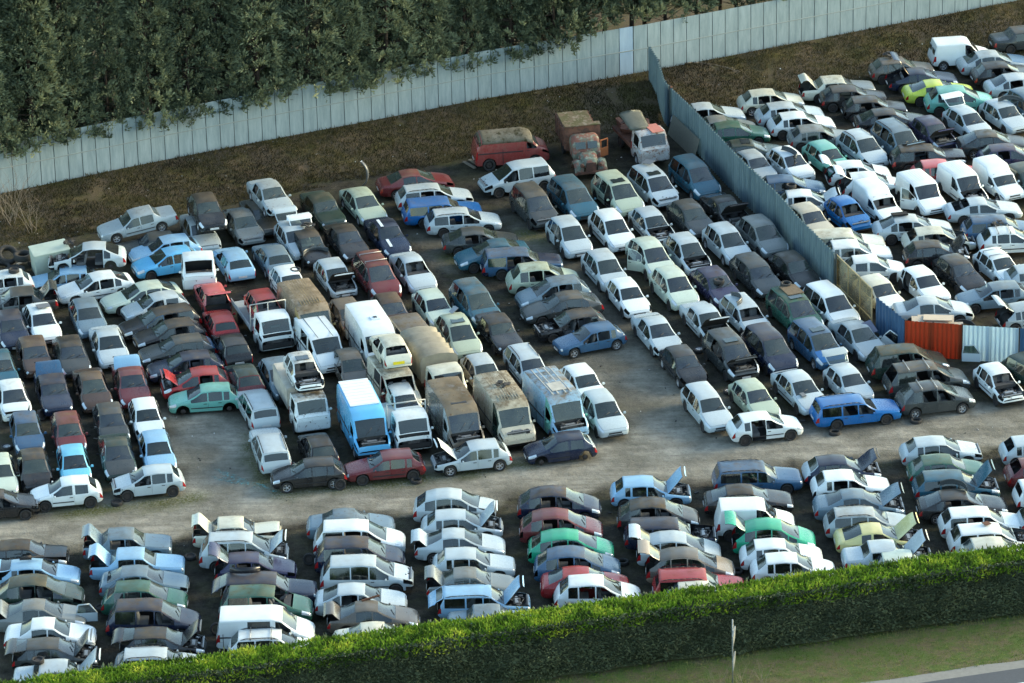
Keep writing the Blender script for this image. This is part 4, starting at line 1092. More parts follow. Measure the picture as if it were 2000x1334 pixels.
def conifers():
    rn = random.Random(21); x = -31.0; k = 0
    cues = ['at the far left edge', 'second from left, above pale wall sheets', 'third from left', 'with a tan tipped side', 'fifth from left with hanging lower boughs', 'above the stacked saloon', 'above the mossy roofed saloon',
            'above the highest silver wreck', 'left of the middle, darker', 'near the middle with drooping skirt', 'behind the dark red saloon', 'left of the red vintage van', 'behind the red vintage van', 'above the gap before the rusty truck',
            'behind the rusty dump truck', 'above the blue white wall sheets', 'where the divider fence meets the wall', 'right of the divider fence start', 'thin one near the right end', 'second last toward the right', 'last one at the right end', 'beyond the last']
    while x < 17.5 and k < len(cues):
        y = wall_y(x)+1.15+rn.uniform(-.2,.4)+(.8 if x > 3 else 0)
        for row in (0, 1):
            xx = x+rn.uniform(-.3,.3)+(1.2 if row else 0); yy = y+(2.9 if row else 0)
            if row and (k % 3 == 2): continue
            me = CONM[rn.randrange(6)]
            s = rn.uniform(.92,1.1)
            if x > 9: s *= .80
            root = empty('conifer_tree', (xx, yy, .55 if x < 3 else 1.5), rn.uniform(0, 6.28)); root.scale = (s*rn.uniform(.95,1.12), s*rn.uniform(.95,1.12), s)
            tag(root, ('tall dark green conifer ' if not row else 'rear row conifer just behind the one ')+cues[k], 'tree', 'conifers behind the metal wall')
            link('crown', me[0], root); link('trunk', me[1], root)
        x += rn.uniform(2.1, 2.75); k += 1
conifers()
tag(MB().sheet([(-60,WALL[0].y-2,.02),(-60,WALL[0].y+60,.02),(60,WALL[-1].y+80,.02),(60,WALL[-1].y+4.5,.02),(20,wall_y(20)+4.5,.02),(-20,wall_y(-20)+4.5,.02)]).obj('gravel_yard_behind_trees', simple('pale_yard', (.36,.35,.36), .95, 0, .25, 1.5)), kind='structure')

# bare shrub at the left, fallen branch, weeds by the road
TWIG = simple('bare_twigs', (.24,.19,.14), .9, 0, .25, 3)
def bush(seed, n, h, sp, name, label, cat, loc, r=.014, mat=TWIG, group=None):
    rn = random.Random(seed); mb = MB()
    def grow(p, d, l, rad, lev):
        q = p
        for _ in range(3):
            q2 = q+d*(l/3); mb.tube(q, q2, rad, rad*.8, 4, caps=False); q = q2; rad *= .8
            d = (d+Vector((rn.uniform(-.25,.25), rn.uniform(-.25,.25), rn.uniform(-.12,.15)))).normalized()
            if lev > 0 and rn.random() < .75:
                grow(q, (d+Vector((rn.uniform(-.8,.8), rn.uniform(-.8,.8), rn.uniform(-.2,.4)))).normalized(), l*.6, rad*.75, lev-1)
    for _ in range(n):
        grow(Vector((rn.uniform(-.3,.3), rn.uniform(-.3,.3), 0)), Vector((rn.uniform(-sp,sp), rn.uniform(-sp,sp), 1)).normalized(), h*rn.uniform(.6,1), r, 2)
    return tag(mb.obj(name, mat, None, loc), label, cat, group)
bush(1, 12, 3.4, .55, 'bare_shrub', 'leafless pale shrub in front of the metal wall at far left', 'shrub', pix(20, 440, .1), .022)
bush(2, 9, 2.0, .6, 'bare_shrub', 'smaller leafless bush beside the old tyres on the bank', 'shrub', pix(62, 452, .1), .016)
bush(3, 7, 1.2, .5, 'dry_weed', 'dry pale weed stalks left of the road sign pole', 'weed', pix(1402, 1338), .010)
bush(4, 7, 1.1, .5, 'dry_weed', 'dry weed stalks just right of the road sign pole', 'weed', pix(1452, 1342), .010)
bush(5, 6, 1.0, .5, 'dry_weed', 'dry weed stalks farther right toward the road', 'weed', pix(1492, 1338), .010)
mb = MB(); rn = random.Random(4); q = Vector((0,0,.05)); d = Vector((1,.2,.02)).normalized()
for i in range(9):
    q2 = q+d*.45; mb.tube(q, q2, .045-.004*i, .041-.004*i, 5); q = q2; d = (d+Vector((rn.uniform(-.1,.1), rn.uniform(-.35,.1), rn.uniform(-.03,.03)))).normalized()
    if i in (2, 4, 6): mb.tube(q, q+Vector((rn.uniform(.4,1.1), rn.uniform(-1.6,-.5), .08)), .022, .01, 4)
p = pix(1338, 134, .4); p.z = gz(p.x, p.y)+.02
tag(mb.obj('fallen_branch', TWIG, None, p), 'fallen bare branch on the grass bank right of the divider fence', 'branch')

# ------------------------------------------------------------------ road sign seen edge on
sg = pix(1431, 1338, 0)
rs = tag(empty('direction_sign', sg), 'two stacked arrow shaped direction signs on a pole, seen from the side', 'road sign')
SIGN = simple('sign_aluminium', (.22,.24,.235), .5, .4)
MB().tube((0,0,-.1), (0,0,3.55), .034, .034, 10).obj('pole', SIGN, rs)
for z0, h in ((2.15, 1.35), (.85, 1.15)):
    rot = Matrix.Rotation(R(82), 3, 'Z')
    mb = MB(); bm = mb.bm
    pts = [(-.62,0),(.45,0),(.75,h*.42/2+.1),(.45,h*.42),(-.62,h*.42)]
    base = [rot @ Vector((x, -.03, z)) for x, z in pts]
    mb.prism([b_+Vector((.06,0,z0+.25)) for b_ in base], .05, 0, rot @ Vector((0,1,0)))
    mb.obj('sign_board', SIGN, rs)
# ------------------------------------------------------------------ the vehicles
# type | u | v of the roof middle in the photo | heading | colour | grime | state | label
ORD = ['first', 'second', 'third', 'fourth', 'fifth', 'sixth', 'seventh', 'eighth']
FRONT = {
 'first': '''
hatch|29|1062|1|black|.95|a|black hatchback with bent bonnet and brown dusty roof
hatch|52|1099|1|lblue|.45|T|pale blue hatchback with metal parts on its roof
picasso|54|1130|0|dgreen|.9|-0R|dark green people carrier with grey bonnet
sedan|66|1177|1|grey|.75|t|grey saloon with raised boot lid
sedan|84|1215|1|white|.3||white saloon with long flat boot
hatch|84|1254|1|dgrey|.7|b T k|dark grey hatchback with bonnet raised
sedan|104|1298|2|lsil|.4|b|silver white saloon with tyre on roof''',
 'second': '''
sedan|236|1040|2|bluegrey|.8|t o|grey blue saloon with brown roof and open boot
sedan|255|1079|1|lblue|.45|t|pale blue saloon with its boot lid up
liftback|262|1112|0|bluegrey|.6||blue grey coupe style car
scenic|259|1140|-1|green|.7|bd=green|green people carrier with cream dusty roof
espace|272|1178|-1|navy|.85|o|dark navy people carrier with brown roof
hatch|294|1233|0|black|.8|b T g k|black hatchback with its bonnet up
estate|284|1272|1|lsil|.35|r|silver white estate with black roof rails''',
 'third': '''
sedan|450|1016|2|cream|.6|t a|cream saloon with black empty boot
espace|450|1045|0|lsil|.4|r b|silver white people carrier with bonnet up
hatch|476|1086|1|purple|.6|t o|violet blue hatchback with tailgate raised
estate|492|1125|0|navy|.7|T o|navy estate with a loose bumper on top
espace|492|1152|-1|green|.85|o s|green people carrier with mossy roof
midvan|490|1194|0|white|.25|o|white panel van with side windows
estate|508|1238|1|white|.45|r K|white estate carrying roof bars''',
 'fourth': '''
sedan|672|999|2|bluegrey|.9||dusty violet grey saloon
espace|676|1023|0|white|.4|o|white long people carrier
espace|676|1055|0|navy|.85|o|navy people carrier with patchy grey roof
espace|690|1091|0|lsil|.4|f|silver people carrier without its front bumper
liftback|686|1147|0|lsil|.3||white silver liftback with long bonnet
sedan|716|1180|1|greybrown|.7|t|brown grey saloon with a pipe on its roof
sedan|728|1224|3|cream|.6||cream saloon touching the hedge''',
 'fifth': '''
picasso|866|960|-1|lsil|.35|a|silver people carrier, bonnet tip up
hatch|880|1002|0|lsil|.3|b|pale silver hatchback with raised bonnet
sedan|886|1039|0|lsil|.45|t|silver hatchback with black open boot
hatch|900|1079|0|lsil|.35||plain silver white hatchback
sedan|908|1116|0|grey|.7|t|grey saloon with sun hatch in roof
estate|912|1151|1|lblue|.4|b r T|light blue estate with bonnet and tailgate up
sedan|950|1190|2|bluegrey|.7||grey blue saloon half behind the hedge''',
 'sixth': '''
picasso|1070|956|-1|navy|.9|o|black blue people carrier with brown roof
picasso|1074|1001|-1|dred|.55|o g|dark red people carrier
picasso|1093|1040|-1|jade|.3|g|bright green people carrier with dusty windscreen
picasso|1105|1075|-1|mblue|.7|g o|steel blue people carrier
liftback|1124|1114|0|red|.6||faded red liftback with pink roof
scenic|1145|1131|0|white|.35|o|white people carrier against the hedge''',
 'seventh': '''
hatch|1247|938|1|lblue|.35|b|light blue hatchback, its bonnet standing up
picasso|1264|979|-1|black|.85|o k|black people carrier with brown roof
estate|1278|1019|0|navy|.7|n a|dark blue wreck with patchy purple roof
picasso|1304|1044|-1|lsil|.4|t|silver people carrier with raised tailgate
picasso|1326|1078|-1|tanroof|.5|t bd=greybrown|beige grey people carrier with tailgate up
estate|1332|1119|1|red|.5|r|pinkish red estate with roof rails
hatch|1355|1142|1|cream|.6||cream roofed hatchback sunk behind the hedge''',
 'eighth': '''
estate|1448|909|3|mblue|.75|r|blue estate with light brown roof
liftback|1444|952|2|black|.8||black liftback with patchy grey bonnet
smallvan|1450|982|1|white|.25|o -0R G|white small van with open side window hole
picasso|1490|1021|-1|jade|.25|t|bright green people carrier with tailgate raised
hatch|1504|1060|1|white|.3||clean white hatchback
hatch|1527|1087|1|white|.35||white older hatchback by the hedge''',
 'ninth': '''
hatch|1623|895|4|navy|.4|b tg=lsil|navy blue hatchback with dark bonnet raised
hatch|1638|926|3|white|.25|k g|white hatchback missing its rear bumper
sedan|1666|961|2|bluegrey|.55|b|blue grey saloon with tall raised bonnet
estate|1668|996|2|sil|.65|r|silver estate with brownish roof
coupe|1701|1029|3|yellow|.45|b|yellow coupe with bonnet up
sedan|1722|1064|3|lsil|.4|b|white blue saloon with bonnet standing open
hatch|1752|1082|3|pgreen|.4||pale green car hugging the hedge''',
 'tenth': '''
hatch|1817|858|4|lsil|.35|f|silver hatchback with broken front wing
hatch|1829|895|3|green|.7||grey green hatchback
estate|1841|925|3|dteal|.6|b bn=dteal|dark green estate with bonnet tipped up
liftback|1862|962|3|black|.55|o|black liftback with a pale strip across it
estate|1893|997|3|white|.35|f o|white estate with missing front corner
estate|1914|1030|4|white|.3|n|white boxy estate with rusty part on roof
hatch|1930|1058|4|cream|.6||cream dented car at the hedge edge''',
 'last': '''
hatch|2006|857|5|lsil|.3|G|pale silver hatchback with no rear glass
hatch|2022|900|5|dred|.7|G|crushed dark red hatchback
estate|2038|943|5|white|.3|G k|white estate cut by the frame
estate|2050|990|5|lsil|.4||silver estate cut by the frame''',
}
LEFT = '''
sedan|273|410|196|sil|.75|z.75 p7 A|large silver saloon tilted nose down on top of a dark car
sedan|312|458|190|dgrey|.7|w|dark saloon crushed beneath the tilted silver saloon
hatch|399|384|-75|black|.7|z1.15 A|black hatchback stacked on a silver car by the earth bank
sedan|388|428|-75|sil|.8|f|silver saloon under the stacked black hatchback
sedan|471|414|-72|grey|1.0|f|old grey saloon with a mossy roof
sedan|524|357|-70|sil|.85|z1.0 f|silver saloon wreck perched highest near the wall, rusty roof
sedan|508|398|-70|dgrey|.9|w f|dark wreck holding up the silver saloon
hatch|570|440|-72|lsil|.5|t|silver hatchback with its tailgate up behind a black car
hatch|598|452|-72|black|.7|tg=white t|black hatchback with a heap of parts on the roof
sedan|627|383|-71|dgreen|.85||dark green saloon with dirty bonnet beside the bank
sedan|673|444|-71|black|.8||black saloon with leaves piled under its windscreen
liftback|704|372|-70|sage|.75||pale green liftback with mossy roof
sedan|753|435|-72|navy|.3||navy saloon with white stripes on roof and bonnet
sedan|800|334|13|dred|.8||dark red saloon lying below the earth bank
estate|824|364|10|lsil|.6|r o|silver estate with front end damage next to a dark red saloon
estate|836|391|9|blue|.7||blue estate squeezed between two silver estates
estate|880|410|8|lsil|.5|r o|long silver estate with white roof panel and side windows
liftback|922|447|5|dgrey|.6|o|charcoal liftback below the long silver estate
sedan|972|472|195|dteal|.65||dark teal saloon with its nose pointing left
estate|990|491|6|navy|.85|bd=mblue o|blue estate with brown dusty roof
scenic|1042|519|8|sage|.85|o|olive grey people carrier with peach coloured dust on its roof
scenic|1099|545|195|bluegrey|.75|o|blue grey people carrier facing left under its dusty tan roof
liftback|1111|575|196|dgrey|.8||dark grey liftback with a sandy roof facing left
hatch|1135|608|196|black|.8|n f -0L|black stripped hatchback with its engine exposed
hatch|1171|635|201|mblue|.4|A o|blue grey hatchback with silver alloy wheels beside the gravel
supermini|18|532|192|white|.7|o|white hatchback with a red wheel on the roof at the left
sedan|42|566|188|dgrey|.7|t|dark saloon with open boot at the left edge
liftback|184|478|183|lsil|.4|z.8 n f -0L -1L w D|silver car shell without doors stacked above a blue car
hatch|142|524|186|lblue|.6|z-.15 w|light blue car squashed under the silver shell
liftback|199|535|199|white|.4|o|long white liftback with black side strips
liftback|290|553|200|pgreen|.55||pale green coupe shaped saloon next to the long white liftback
threedoor|319|574|201|lsil|.5|o|silver two door hatchback with dusty roof in the left row
estate|334|602|200|black|.85||black estate above two other dark cars
hatch|349|627|198|black|.8||black hatchback between the dark estate and another dark car
hatch|364|658|196|dgrey|.75||dark grey hatchback with round headlight facing left
hatch|380|690|192|navy|.6|o|navy hatchback just above the red car with its bonnet up
supermini|398|721|190|red|.5|b bn=red|red hatchback with its bonnet raised
supermini|419|753|186|teal|.5|w m|turquoise hatchback without wheels at the row end
hatch|339|463|198|lblue|.5|o|pale blue hatchback with a hole in its roof
hatch|344|487|200|sky|.6||bright blue people mover with a brown roof panel
hatch|460|495|107|lblue|.5||light blue hatchback seen from the rear
hatch|537|487|107|bluegrey|.55||grey blue hatchback seen from behind with a red tail lamp
supermini|560|526|-72|white|.3|b|white small car with a spare tyre by its raised bonnet
supermini|417|563|104|pink|.5|t o|faded red hatchback with pink tailgate hanging open
supermini|434|616|104|red|.5||red hatchback showing its rear window
supermini|456|662|105|black|.5|tg=black|black hatchback from behind with bright red lamp below red cars
supermini|480|721|105|dgreen|.65||very dark green hatchback from behind with grime on its roof
estate|507|780|105|lsil|.35|r|silver estate with black rails seen from the rear
estate|531|862|101|lsil|.4|r|silver white estate at the corner of the gravel patch
hatch|648|512|-72|lsil|.4|b|silver hatchback with bonnet open beside a maroon people carrier
espace|728|503|-72|dred|.85|K|maroon people carrier with rusty roof bars
sedan|803|502|-72|lsil|.4|s|silver saloon with no windscreen
hatch|759|580|-75|brown|.9||dark brown dusty hatchback behind white van
hatch|842|571|-72|pgreen|.35||pale green hatchback with tidy windscreen
espace|920|556|-70|dteal|.9||dark off road style wagon with brown roof
sedan|970|620|-72|black|.7||black saloon with dark bent bonnet behind the silver roof rail car
picasso|889|619|-74|sage|.5|u|sage green people carrier with junk on its sunroof
hatch|675|590|-72|greybrown|.9|o -0R|brown grey wreck with torn open doors next to white van
hatch|540|707|-74|bluegrey|.7|o|blue grey car hidden beside the white truck
hatch|681|690|-76|greybrown|.8|o|grey brown hatchback with white patches on its roof
supermini|624|857|104|black|.75||small black hatchback from behind under the white truck
supermini|622|898|187|black|.55||black hatchback parked along the track
hatch|773|884|189|dred|.35||dark red hatchback parked along the track
hatch|942|866|191|lsil|.25|b bn=white f A|silver hatchback with raised white bonnet by the track
threedoor|1111|849|192|navy|.45|w|navy blue two door hatchback by the track
supermini|783|757|-76|white|.4||small white car loaded behind a white cab
hatch|1132|719|-70|white|.3||white hatchback beside the pale blue wrecked van
scenic|1171|771|-73|lsil|.3||silver people carrier with round front at the gravel corner
hatch|938|700|-73|lsil|.5|o dr=beige|silver hatchback with blue windscreen behind a box van
estate|1024|684|-72|lsil|.4|r|silver estate with long black roof rails facing the camera'''
LOWLEFT = '''
hatch|18|612|-77|navy|.6||navy hatchback by the left edge, second row down
hatch|77|600|-75|white|.35||white hatchback with a grey panel on its roof
hatch|167|589|-76|bluegrey|.5||bluish silver hatchback with round headlamps
sedan|210|646|-77|lsil|.3||bright silver saloon in the fourth column from left
hatch|63|665|-77|brown|.95||brown stained hatchback with torn roof
hatch|135|663|-77|black|.8|bn=dgrey|black hatchback with peeling bonnet and pale roof spot
hatch|-3|690|-77|dteal|.7||dark teal car cut off by the left edge
sedan|254|723|-79|dred|.55|t tg=lblue|dark red saloon with light blue boot lid up
sedan|177|730|-77|brown|.85||dark brown saloon with dull bonnet
sedan|101|737|-78|navy|.8|t bn=navy|navy saloon with purple roof and raised boot
supermini|21|748|-77|white|.6|a|white hatchback with buckled bonnet
supermini|49|813|-79|mblue|.85||blue hatchback with brown spotted roof
supermini|130|814|-79|dred|.9||rust red hatchback with brown roof
hatch|213|795|-79|dgrey|.75||mid grey hatchback with dusty rounded roof
supermini|282|784|-79|white|.2||clean white hatchback right of the grey one
supermini|64|885|-80|black|.8||black small hatchback with brown roof behind the white hatchback
supermini|141|876|-80|cyan|.3||cyan blue hatchback in the left block
sedan|226|859|-80|dgreen|.65|bn=dgrey|dark green saloon with striped grey roof
hatch|303|850|-79|lblue|.25||pale blue hatchback with a black cap on its roof
threedoor|146|936|189|white|.2||white two door hatchback with one hubcap by the track
supermini|308|914|190|lsil|.2|f dr=lsil|silver hatchback with missing front wing by the track
hatch|-4|894|-79|pgreen|.5||pale green car at the left edge
supermini|-22|962|8|black|.6|f|black wreck with crushed roof in the left corner'''
RIGHT = '''
espace|1029|316|198|lsil|.3|f|silver people carrier with stripped nose in front of the red vintage van
espace|1036|368|-71|dgrey|.75|f|charcoal people carrier with torn roof edge
espace|1111|352|-70|dteal|.8||dark teal people carrier with streaked roof
espace|1198|344|-69|sage|.55|u -0R|sage green people carrier with its door open
espace|1268|329|-68|lsil|.4|u f|silver people carrier with roof flap before the old white truck
espace|1348|313|-68|dteal|.65|bn=dteal|petrol blue people carrier against the corrugated fence
scenic|1105|430|-72|lsil|.4||silver people carrier with a twig on its roof
scenic|1189|417|-72|white|.25||white compact people carrier beside a twig covered silver one
hatch|1267|411|-71|lsil|.35|n|silver hatchback without a bonnet, engine showing
hatch|1343|397|-70|dgrey|.7||dark saloon shaped car with violet windscreen
coupe|1413|385|-69|black|.7|b|black coupe with gaping open bonnet by the fence
scenic|1175|493|-72|lsil|.45||silver people carrier at left end of its column beside gravel
picasso|1264|469|-71|pgreen|.4|+0R|light green people carrier with open front door
scenic|1336|462|-71|lsil|.4|n|silver people carrier with bonnet removed
scenic|1413|443|-70|lsil|.35||neat silver people carrier with blue windscreen
scenic|1481|428|-69|grey|.6||grey people carrier touching the corrugated fence
hatch|1220|549|-73|white|.2||white rounded hatchback at the gravel edge
scenic|1310|529|-71|pgreen|.4||pale green people carrier without open doors
hatch|1391|529|-70|purple|.7||dark violet hatchback with a tyre on its windscreen
estate|1469|505|-70|dgrey|.65||dark grey estate with wide windscreen
hatch|1544|498|-68|black|.75||black hatchback with peeling blue windscreen
sedan|1280|622|-73|lsil|.3|f|silver saloon with smashed front at the gravel edge
sedan|1376|600|-72|lsil|.35|b|silver saloon with black bonnet raised toward its windscreen
estate|1448|584|-71|lsil|.4|s|silver estate without a windscreen, loose bumper on roof
espace|1543|571|-69|green|.85|u|green people carrier with brown rubbish on its roof
espace|1612|561|-67|white|.2||white people carrier beside the translucent fence
hatch|1329|682|-73|black|.6|e|black hatchback with patchy pale roof
espace|1418|655|-71|dgrey|.6|b u|dark people carrier with bonnet open, round headlamps
espace|1494|645|-70|navy|.6||navy long people carrier with dusty windscreen
espace|1586|634|-69|mblue|.55|u bn=blue|blue people carrier with brighter blue bonnet
sedan|1671|631|-68|sil|.6||silver grey old saloon with a hatch panel on its windscreen
estate|1373|761|-73|lsil|.35||silver white estate at the lower gravel edge
hatch|1466|748|-71|sage|.55||olive silver hatchback behind the white doorless one
liftback|1556|732|-70|lsil|.3||pale silver liftback with a small box on its windscreen
threedoor|1650|719|-70|lsil|.35|t tg=sil|silver hatchback with its glass tailgate up
supermini|1474|810|12|white|.15|-1R -1L|white hatchback with its rear side door missing
estate|1642|779|11|blue|.35|r o|shiny blue estate standing on tyres
scenic|1808|751|11|dgrey|.45|K A o|charcoal people carrier with alloy wheels by the road
espace|1787|713|11|dgrey|.8|K o G|dark grey people carrier with open side and light roof
espace|1751|679|9|dgreen|.9|o|dark people carrier with mossy grey roof by the orange fence
supermini|1943|717|-71|white|.45|s f n o|crushed white hatchback with torn front
estate|2010|700|-60|dgreen|.6||dark green car cut by the right edge near the white fence'''
FAR = '''
sedan|1372|204|9|lsil|.6|o|silver white saloon nearest the earth bank behind the fence
sedan|1400|229|8|grey|.85||grey saloon between a white and a green car at the fence
hatch|1420|241|7|green|.75||green hatchback with a brown roof behind the fence
liftback|1449|276|6|dgreen|.85|u|dark green car with sunroof just over the fence
threedoor|1467|298|-68|sil|.6||beige silver coupe looking over the fence
hatch|1488|177|8|cream|.8|o|cream hatchback first in its row below the bank
hatch|1525|202|8|lsil|.6|o|silver hatchback behind a white one, bonnet raised slightly
hatch|1548|222|8|white|.4|o|white hatchback with black rear panel
hatch|1583|248|7|grey|.8||grey hatchback with light spot on the rear glass
supermini|1536|294|-67|white|.25||white hatchback with a bumper lying on its roof
supermini|1607|281|-66|teal|.3||mint turquoise hatchback facing the camera beyond the fence
scenic|1676|260|-66|lsil|.4|r|silver people carrier right of the mint hatchback
sedan|1626|152|6|cream|.9|t|cream saloon with open boot and peeling roof
hatch|1647|170|6|black|.8|o|black hatchback under the cream saloon
hatch|1688|191|5|black|.8|o g|dark hatchback stripped of its rear, third in its row
liftback|1726|215|6|black|.75||black saloon with pale ring on roof and red lamp
espace|1745|243|-67|bluegrey|.5|r b|blue grey people carrier with black bonnet raised
hatch|1742|116|8|greybrown|.9||grey brown hatchback with rags on the roof by the bank
coupe|1789|136|6|navy|.6|t G|navy convertible style car with open rear
coupe|1822|160|6|lime|.4||lime yellow coupe beyond the corrugated fence
scenic|1857|171|4|teal|.45||turquoise people carrier beside the lime yellow coupe
smallvan|1858|77|7|white|.3|o|white small van highest up by the earth bank
liftback|1928|102|9|sil|.55||silver liftback beside the upper white van
hatch|1943|124|9|black|.7|o|black hatchback below silver liftback near the right edge
liftback|1983|146|9|lsil|.5||silver liftback at the right edge below a black hatchback
sedan|1996|56|10|dgrey|.8||dark saloon in the top right corner
supermini|1882|211|-66|lsil|.35|tg=white t|silver hatchback with white tailgate raised
hatch|1953|200|-66|lsil|.4||silver hatchback carrying a bumper on its roof near right edge
scenic|2003|178|-66|bluegrey|.5||blue grey people carrier cut by the right edge
supermini|1814|232|-68|purple|.6|b|dark violet small car with engine visible and bonnet up
liftback|1925|259|5|black|.85|bd=dgrey|black liftback with orange brown roof near the right edge
hatch|1957|285|4|purple|.8||violet hatchback with brownish roof
estate|1789|287|5|black|.8|a|black estate with tall red tail lamp
hatch|1825|317|5|pink|.4||pinkish red car mostly hidden by white vans
hatch|1524|346|4|mblue|.6||dull blue hatchback poking over the fence
supermini|1561|374|3|white|.3|b bn=white|white hatchback with tyre on roof and raised bonnet
supermini|1648|389|-67|blue|.3|s f|bright blue hatchback with no windscreen
supermini|1659|317|6|white|.45|t|white hatchback with its tailgate torn open, above another white car
supermini|1686|340|5|white|.4|t G|white hatchback with empty black rear opening
boxvan|1706|360|-67|white|.25|s|white high roof van without a windscreen
smallvan|1791|343|-69|white|.3|I +0R|white ribbed roof van with its door open
smallvan|1871|327|-69|white|.35|I n f|white ribbed roof van with exposed engine
boxvan|1940|316|-67|white|.3||white high roof van nearest the right edge
hatch|1997|325|-66|dgreen|.7||dark green car cut by the right edge beside a white van
coupe|1908|390|6|lsil|.55|G|silver rounded coupe with missing rear glass
liftback|1768|424|5|lsil|.6||silver liftback with black foam on the roof
hatch|1815|447|5|cream|.7|n G o D k|cream cut up wreck showing yellow seats
supermini|1810|474|5|black|.8|b|black hatchback with crumpled open bonnet
supermini|1957|446|4|white|.4|K|white small hatchback with bars on the roof
estate|1930|426|4|mblue|.75||slate blue hatchback above the roof bar hatchback
supermini|1943|491|-68|white|.3|K|white hatchback with two roof rack bars facing the camera
hatch|1866|505|-69|black|.75||black hatchback with grey bonnet and torn white bumper
hatch|1795|527|-68|white|.2|-1R|white liftback with dark opened side
hatch|1573|404|-67|beige|.6||beige hatchback right behind the corrugated fence
estate|1625|452|4|cream|.7||cream white estate behind the fence end
hatch|1651|473|4|white|.4||white hatchback with a raised bonnet edge behind the fence
threedoor|1689|503|3|white|.4||white rounded two door car behind the clear fence
hatch|1709|545|-67|cream|.4|bn=white|white saloon with roof vents behind the clear fence
sedan|1811|583|5|lsil|.55||long silver saloon behind the orange panel
hatch|1960|553|190|bluegrey|.6|o|grey green hatchback pointing left near right edge
hatch|2000|594|12|sil|.5|n t|silver wreck with loose bonnet at right edge
hatch|2010|520|8|lsil|.5||pale wheelless car half out of frame on the right'''
VANS = '''
midvan|618|635|-71|white|.3|o|white van with long roof grooves below the flatbed truck
bigvan|722|612|-74|white|.25|o|tall white van with a roof hatch
midvan|804|634|-71|greybrown|.9||van with flat grey brown roof between two tarp trucks
midvan|762|712|-72|cream|1.3|s o I|cream old van carrying a small white wreck
bigvan|592|572|-71|ochre|1.7|bd=tanroof I|long yellow brown van with stained roof
bigvan|705|775|-77|sky|.25|n f|tall blue van with a white rear roof
bigvan|883|768|-74|greybrown|1.8|n f fb=white dr=sil bd=greybrown|tall box van with dark brown roof and stripped white nose
bigvan|979|756|-73|beige|1.6|f I dr=dgreen|tall van with pale dirty roof and dark green side
bigvan|1078|746|-70|teal|1.5|n f bd=lblue|pale blue wrecked van with dirty white roof'''
# ------------------------------------------------------------------ build the cars
print('cars')
for col, txt in FRONT.items():
    for i, line in enumerate([l for l in txt.strip().split('\n') if l.strip()]):
        car_line(line, 'cars in the columns behind the hedge', ', %s down, %s hedge column' % (ORD[i], col))
for txt, g in ((LEFT, 'cars in the middle block left of the alley'), (LOWLEFT, 'cars in the left block facing the track'), (RIGHT, 'cars in the block along the corrugated fence'), (FAR, 'cars beyond the corrugated fence'), (VANS, 'vans in the middle block')):
    for line in txt.strip().split('\n'):
        if line.strip(): car_line(line, g)
WHITEP = simple('white_truck_paint', (.60,.66,.70), .45, 0, .15, 3)
DIRTW = simple('dirty_white_metal', (.40,.38,.33), .7, 0, .4, 2.5)
TARP = simple('beige_tarpaulin', (.235,.215,.165), .9, 0, .55, 1.3)
FRAME = simple('chassis_frame', (.03,.03,.03), .7)

# white and blue rear roof of the tall blue van
def cab_truck(name, u, v, hd, label, color, dirt, fl, length=5.4, bed='flat', cat='truck'):
    T = TY['truckcab']
    if 'parts' not in T: build_type('truckcab')
    loc = place('truckcab', u, v, hd, .0)
    root = tag(empty(name, loc, R(hd)), label, cat, 'trucks in the middle block')
    vehicle('truckcab', root, color, dirt, fl, random.Random(int(u)))
    xb = -.95; L = length-1.8
    mb = MB()
    for sy in (-.42, .42): mb.box((xb-L/2+.6, sy, .62), (L+1.4, .09, .16))
    for k in range(4): mb.box((xb-.2-k*L/4, 0, .62), (.08, .84, .12))
    mb.box((.80, 0, .62), (.10, 1.7, .24))
    mb.obj('chassis', FRAME, root)
    for sd in (1, -1):
        wp = link('wheel', [p[1] for p in TY['bigvan']['parts'] if p[4] == 'wheel'][0] if 'parts' in TY['bigvan'] else HUB, root, (xb-L+.9, sd*.82, .34)); link('rim', RIM['steel'], wp, (0, sd*.06, 0))
    return root, xb, L
# flatbed truck with headboard frame
rt, xb, L = cab_truck('flatbed_truck', 531, 612, -72, 'white flatbed truck with pipe headboard, engine bared under its cab', 'white', .35, ['f', 'n'], 5.8)
MB().box((xb-.15-L/2, 0, .86), (L, 2.05, .08)).obj('flatbed', simple('bed_boards', (.30,.33,.34), .8, 0, .3, 3), rt, None, .01)
for sd in (1, -1): MB().box((xb-.15-L/2, sd*1.02, 1.02), (L, .04, .24)).obj('side_board', bpy.data.materials['bed_boards'], rt)
mb = MB()
for sy in (-1.02, 0, 1.02): mb.tube((xb-.05, sy, .85), (xb-.05, sy, 2.45), .03)
for z in (1.6, 2.45): mb.tube((xb-.05, -1.02, z), (xb-.05, 1.02, z), .03)
mb.obj('headboard', simple('pipe_frame', (.45,.45,.42), .6), rt)
# rusty roofed cab truck carrying a wreck
rt, xb, L = cab_truck('box_truck', 602, 768, -75, 'white truck with rust stained roof and an open void below the cab', 'white', 1.6, ['f'], 5.2)
MB().box((xb-.1-L/2, 0, 1.5), (L, 1.95, 1.25)).obj('cargo_box', DIRTW, rt, None, .05)
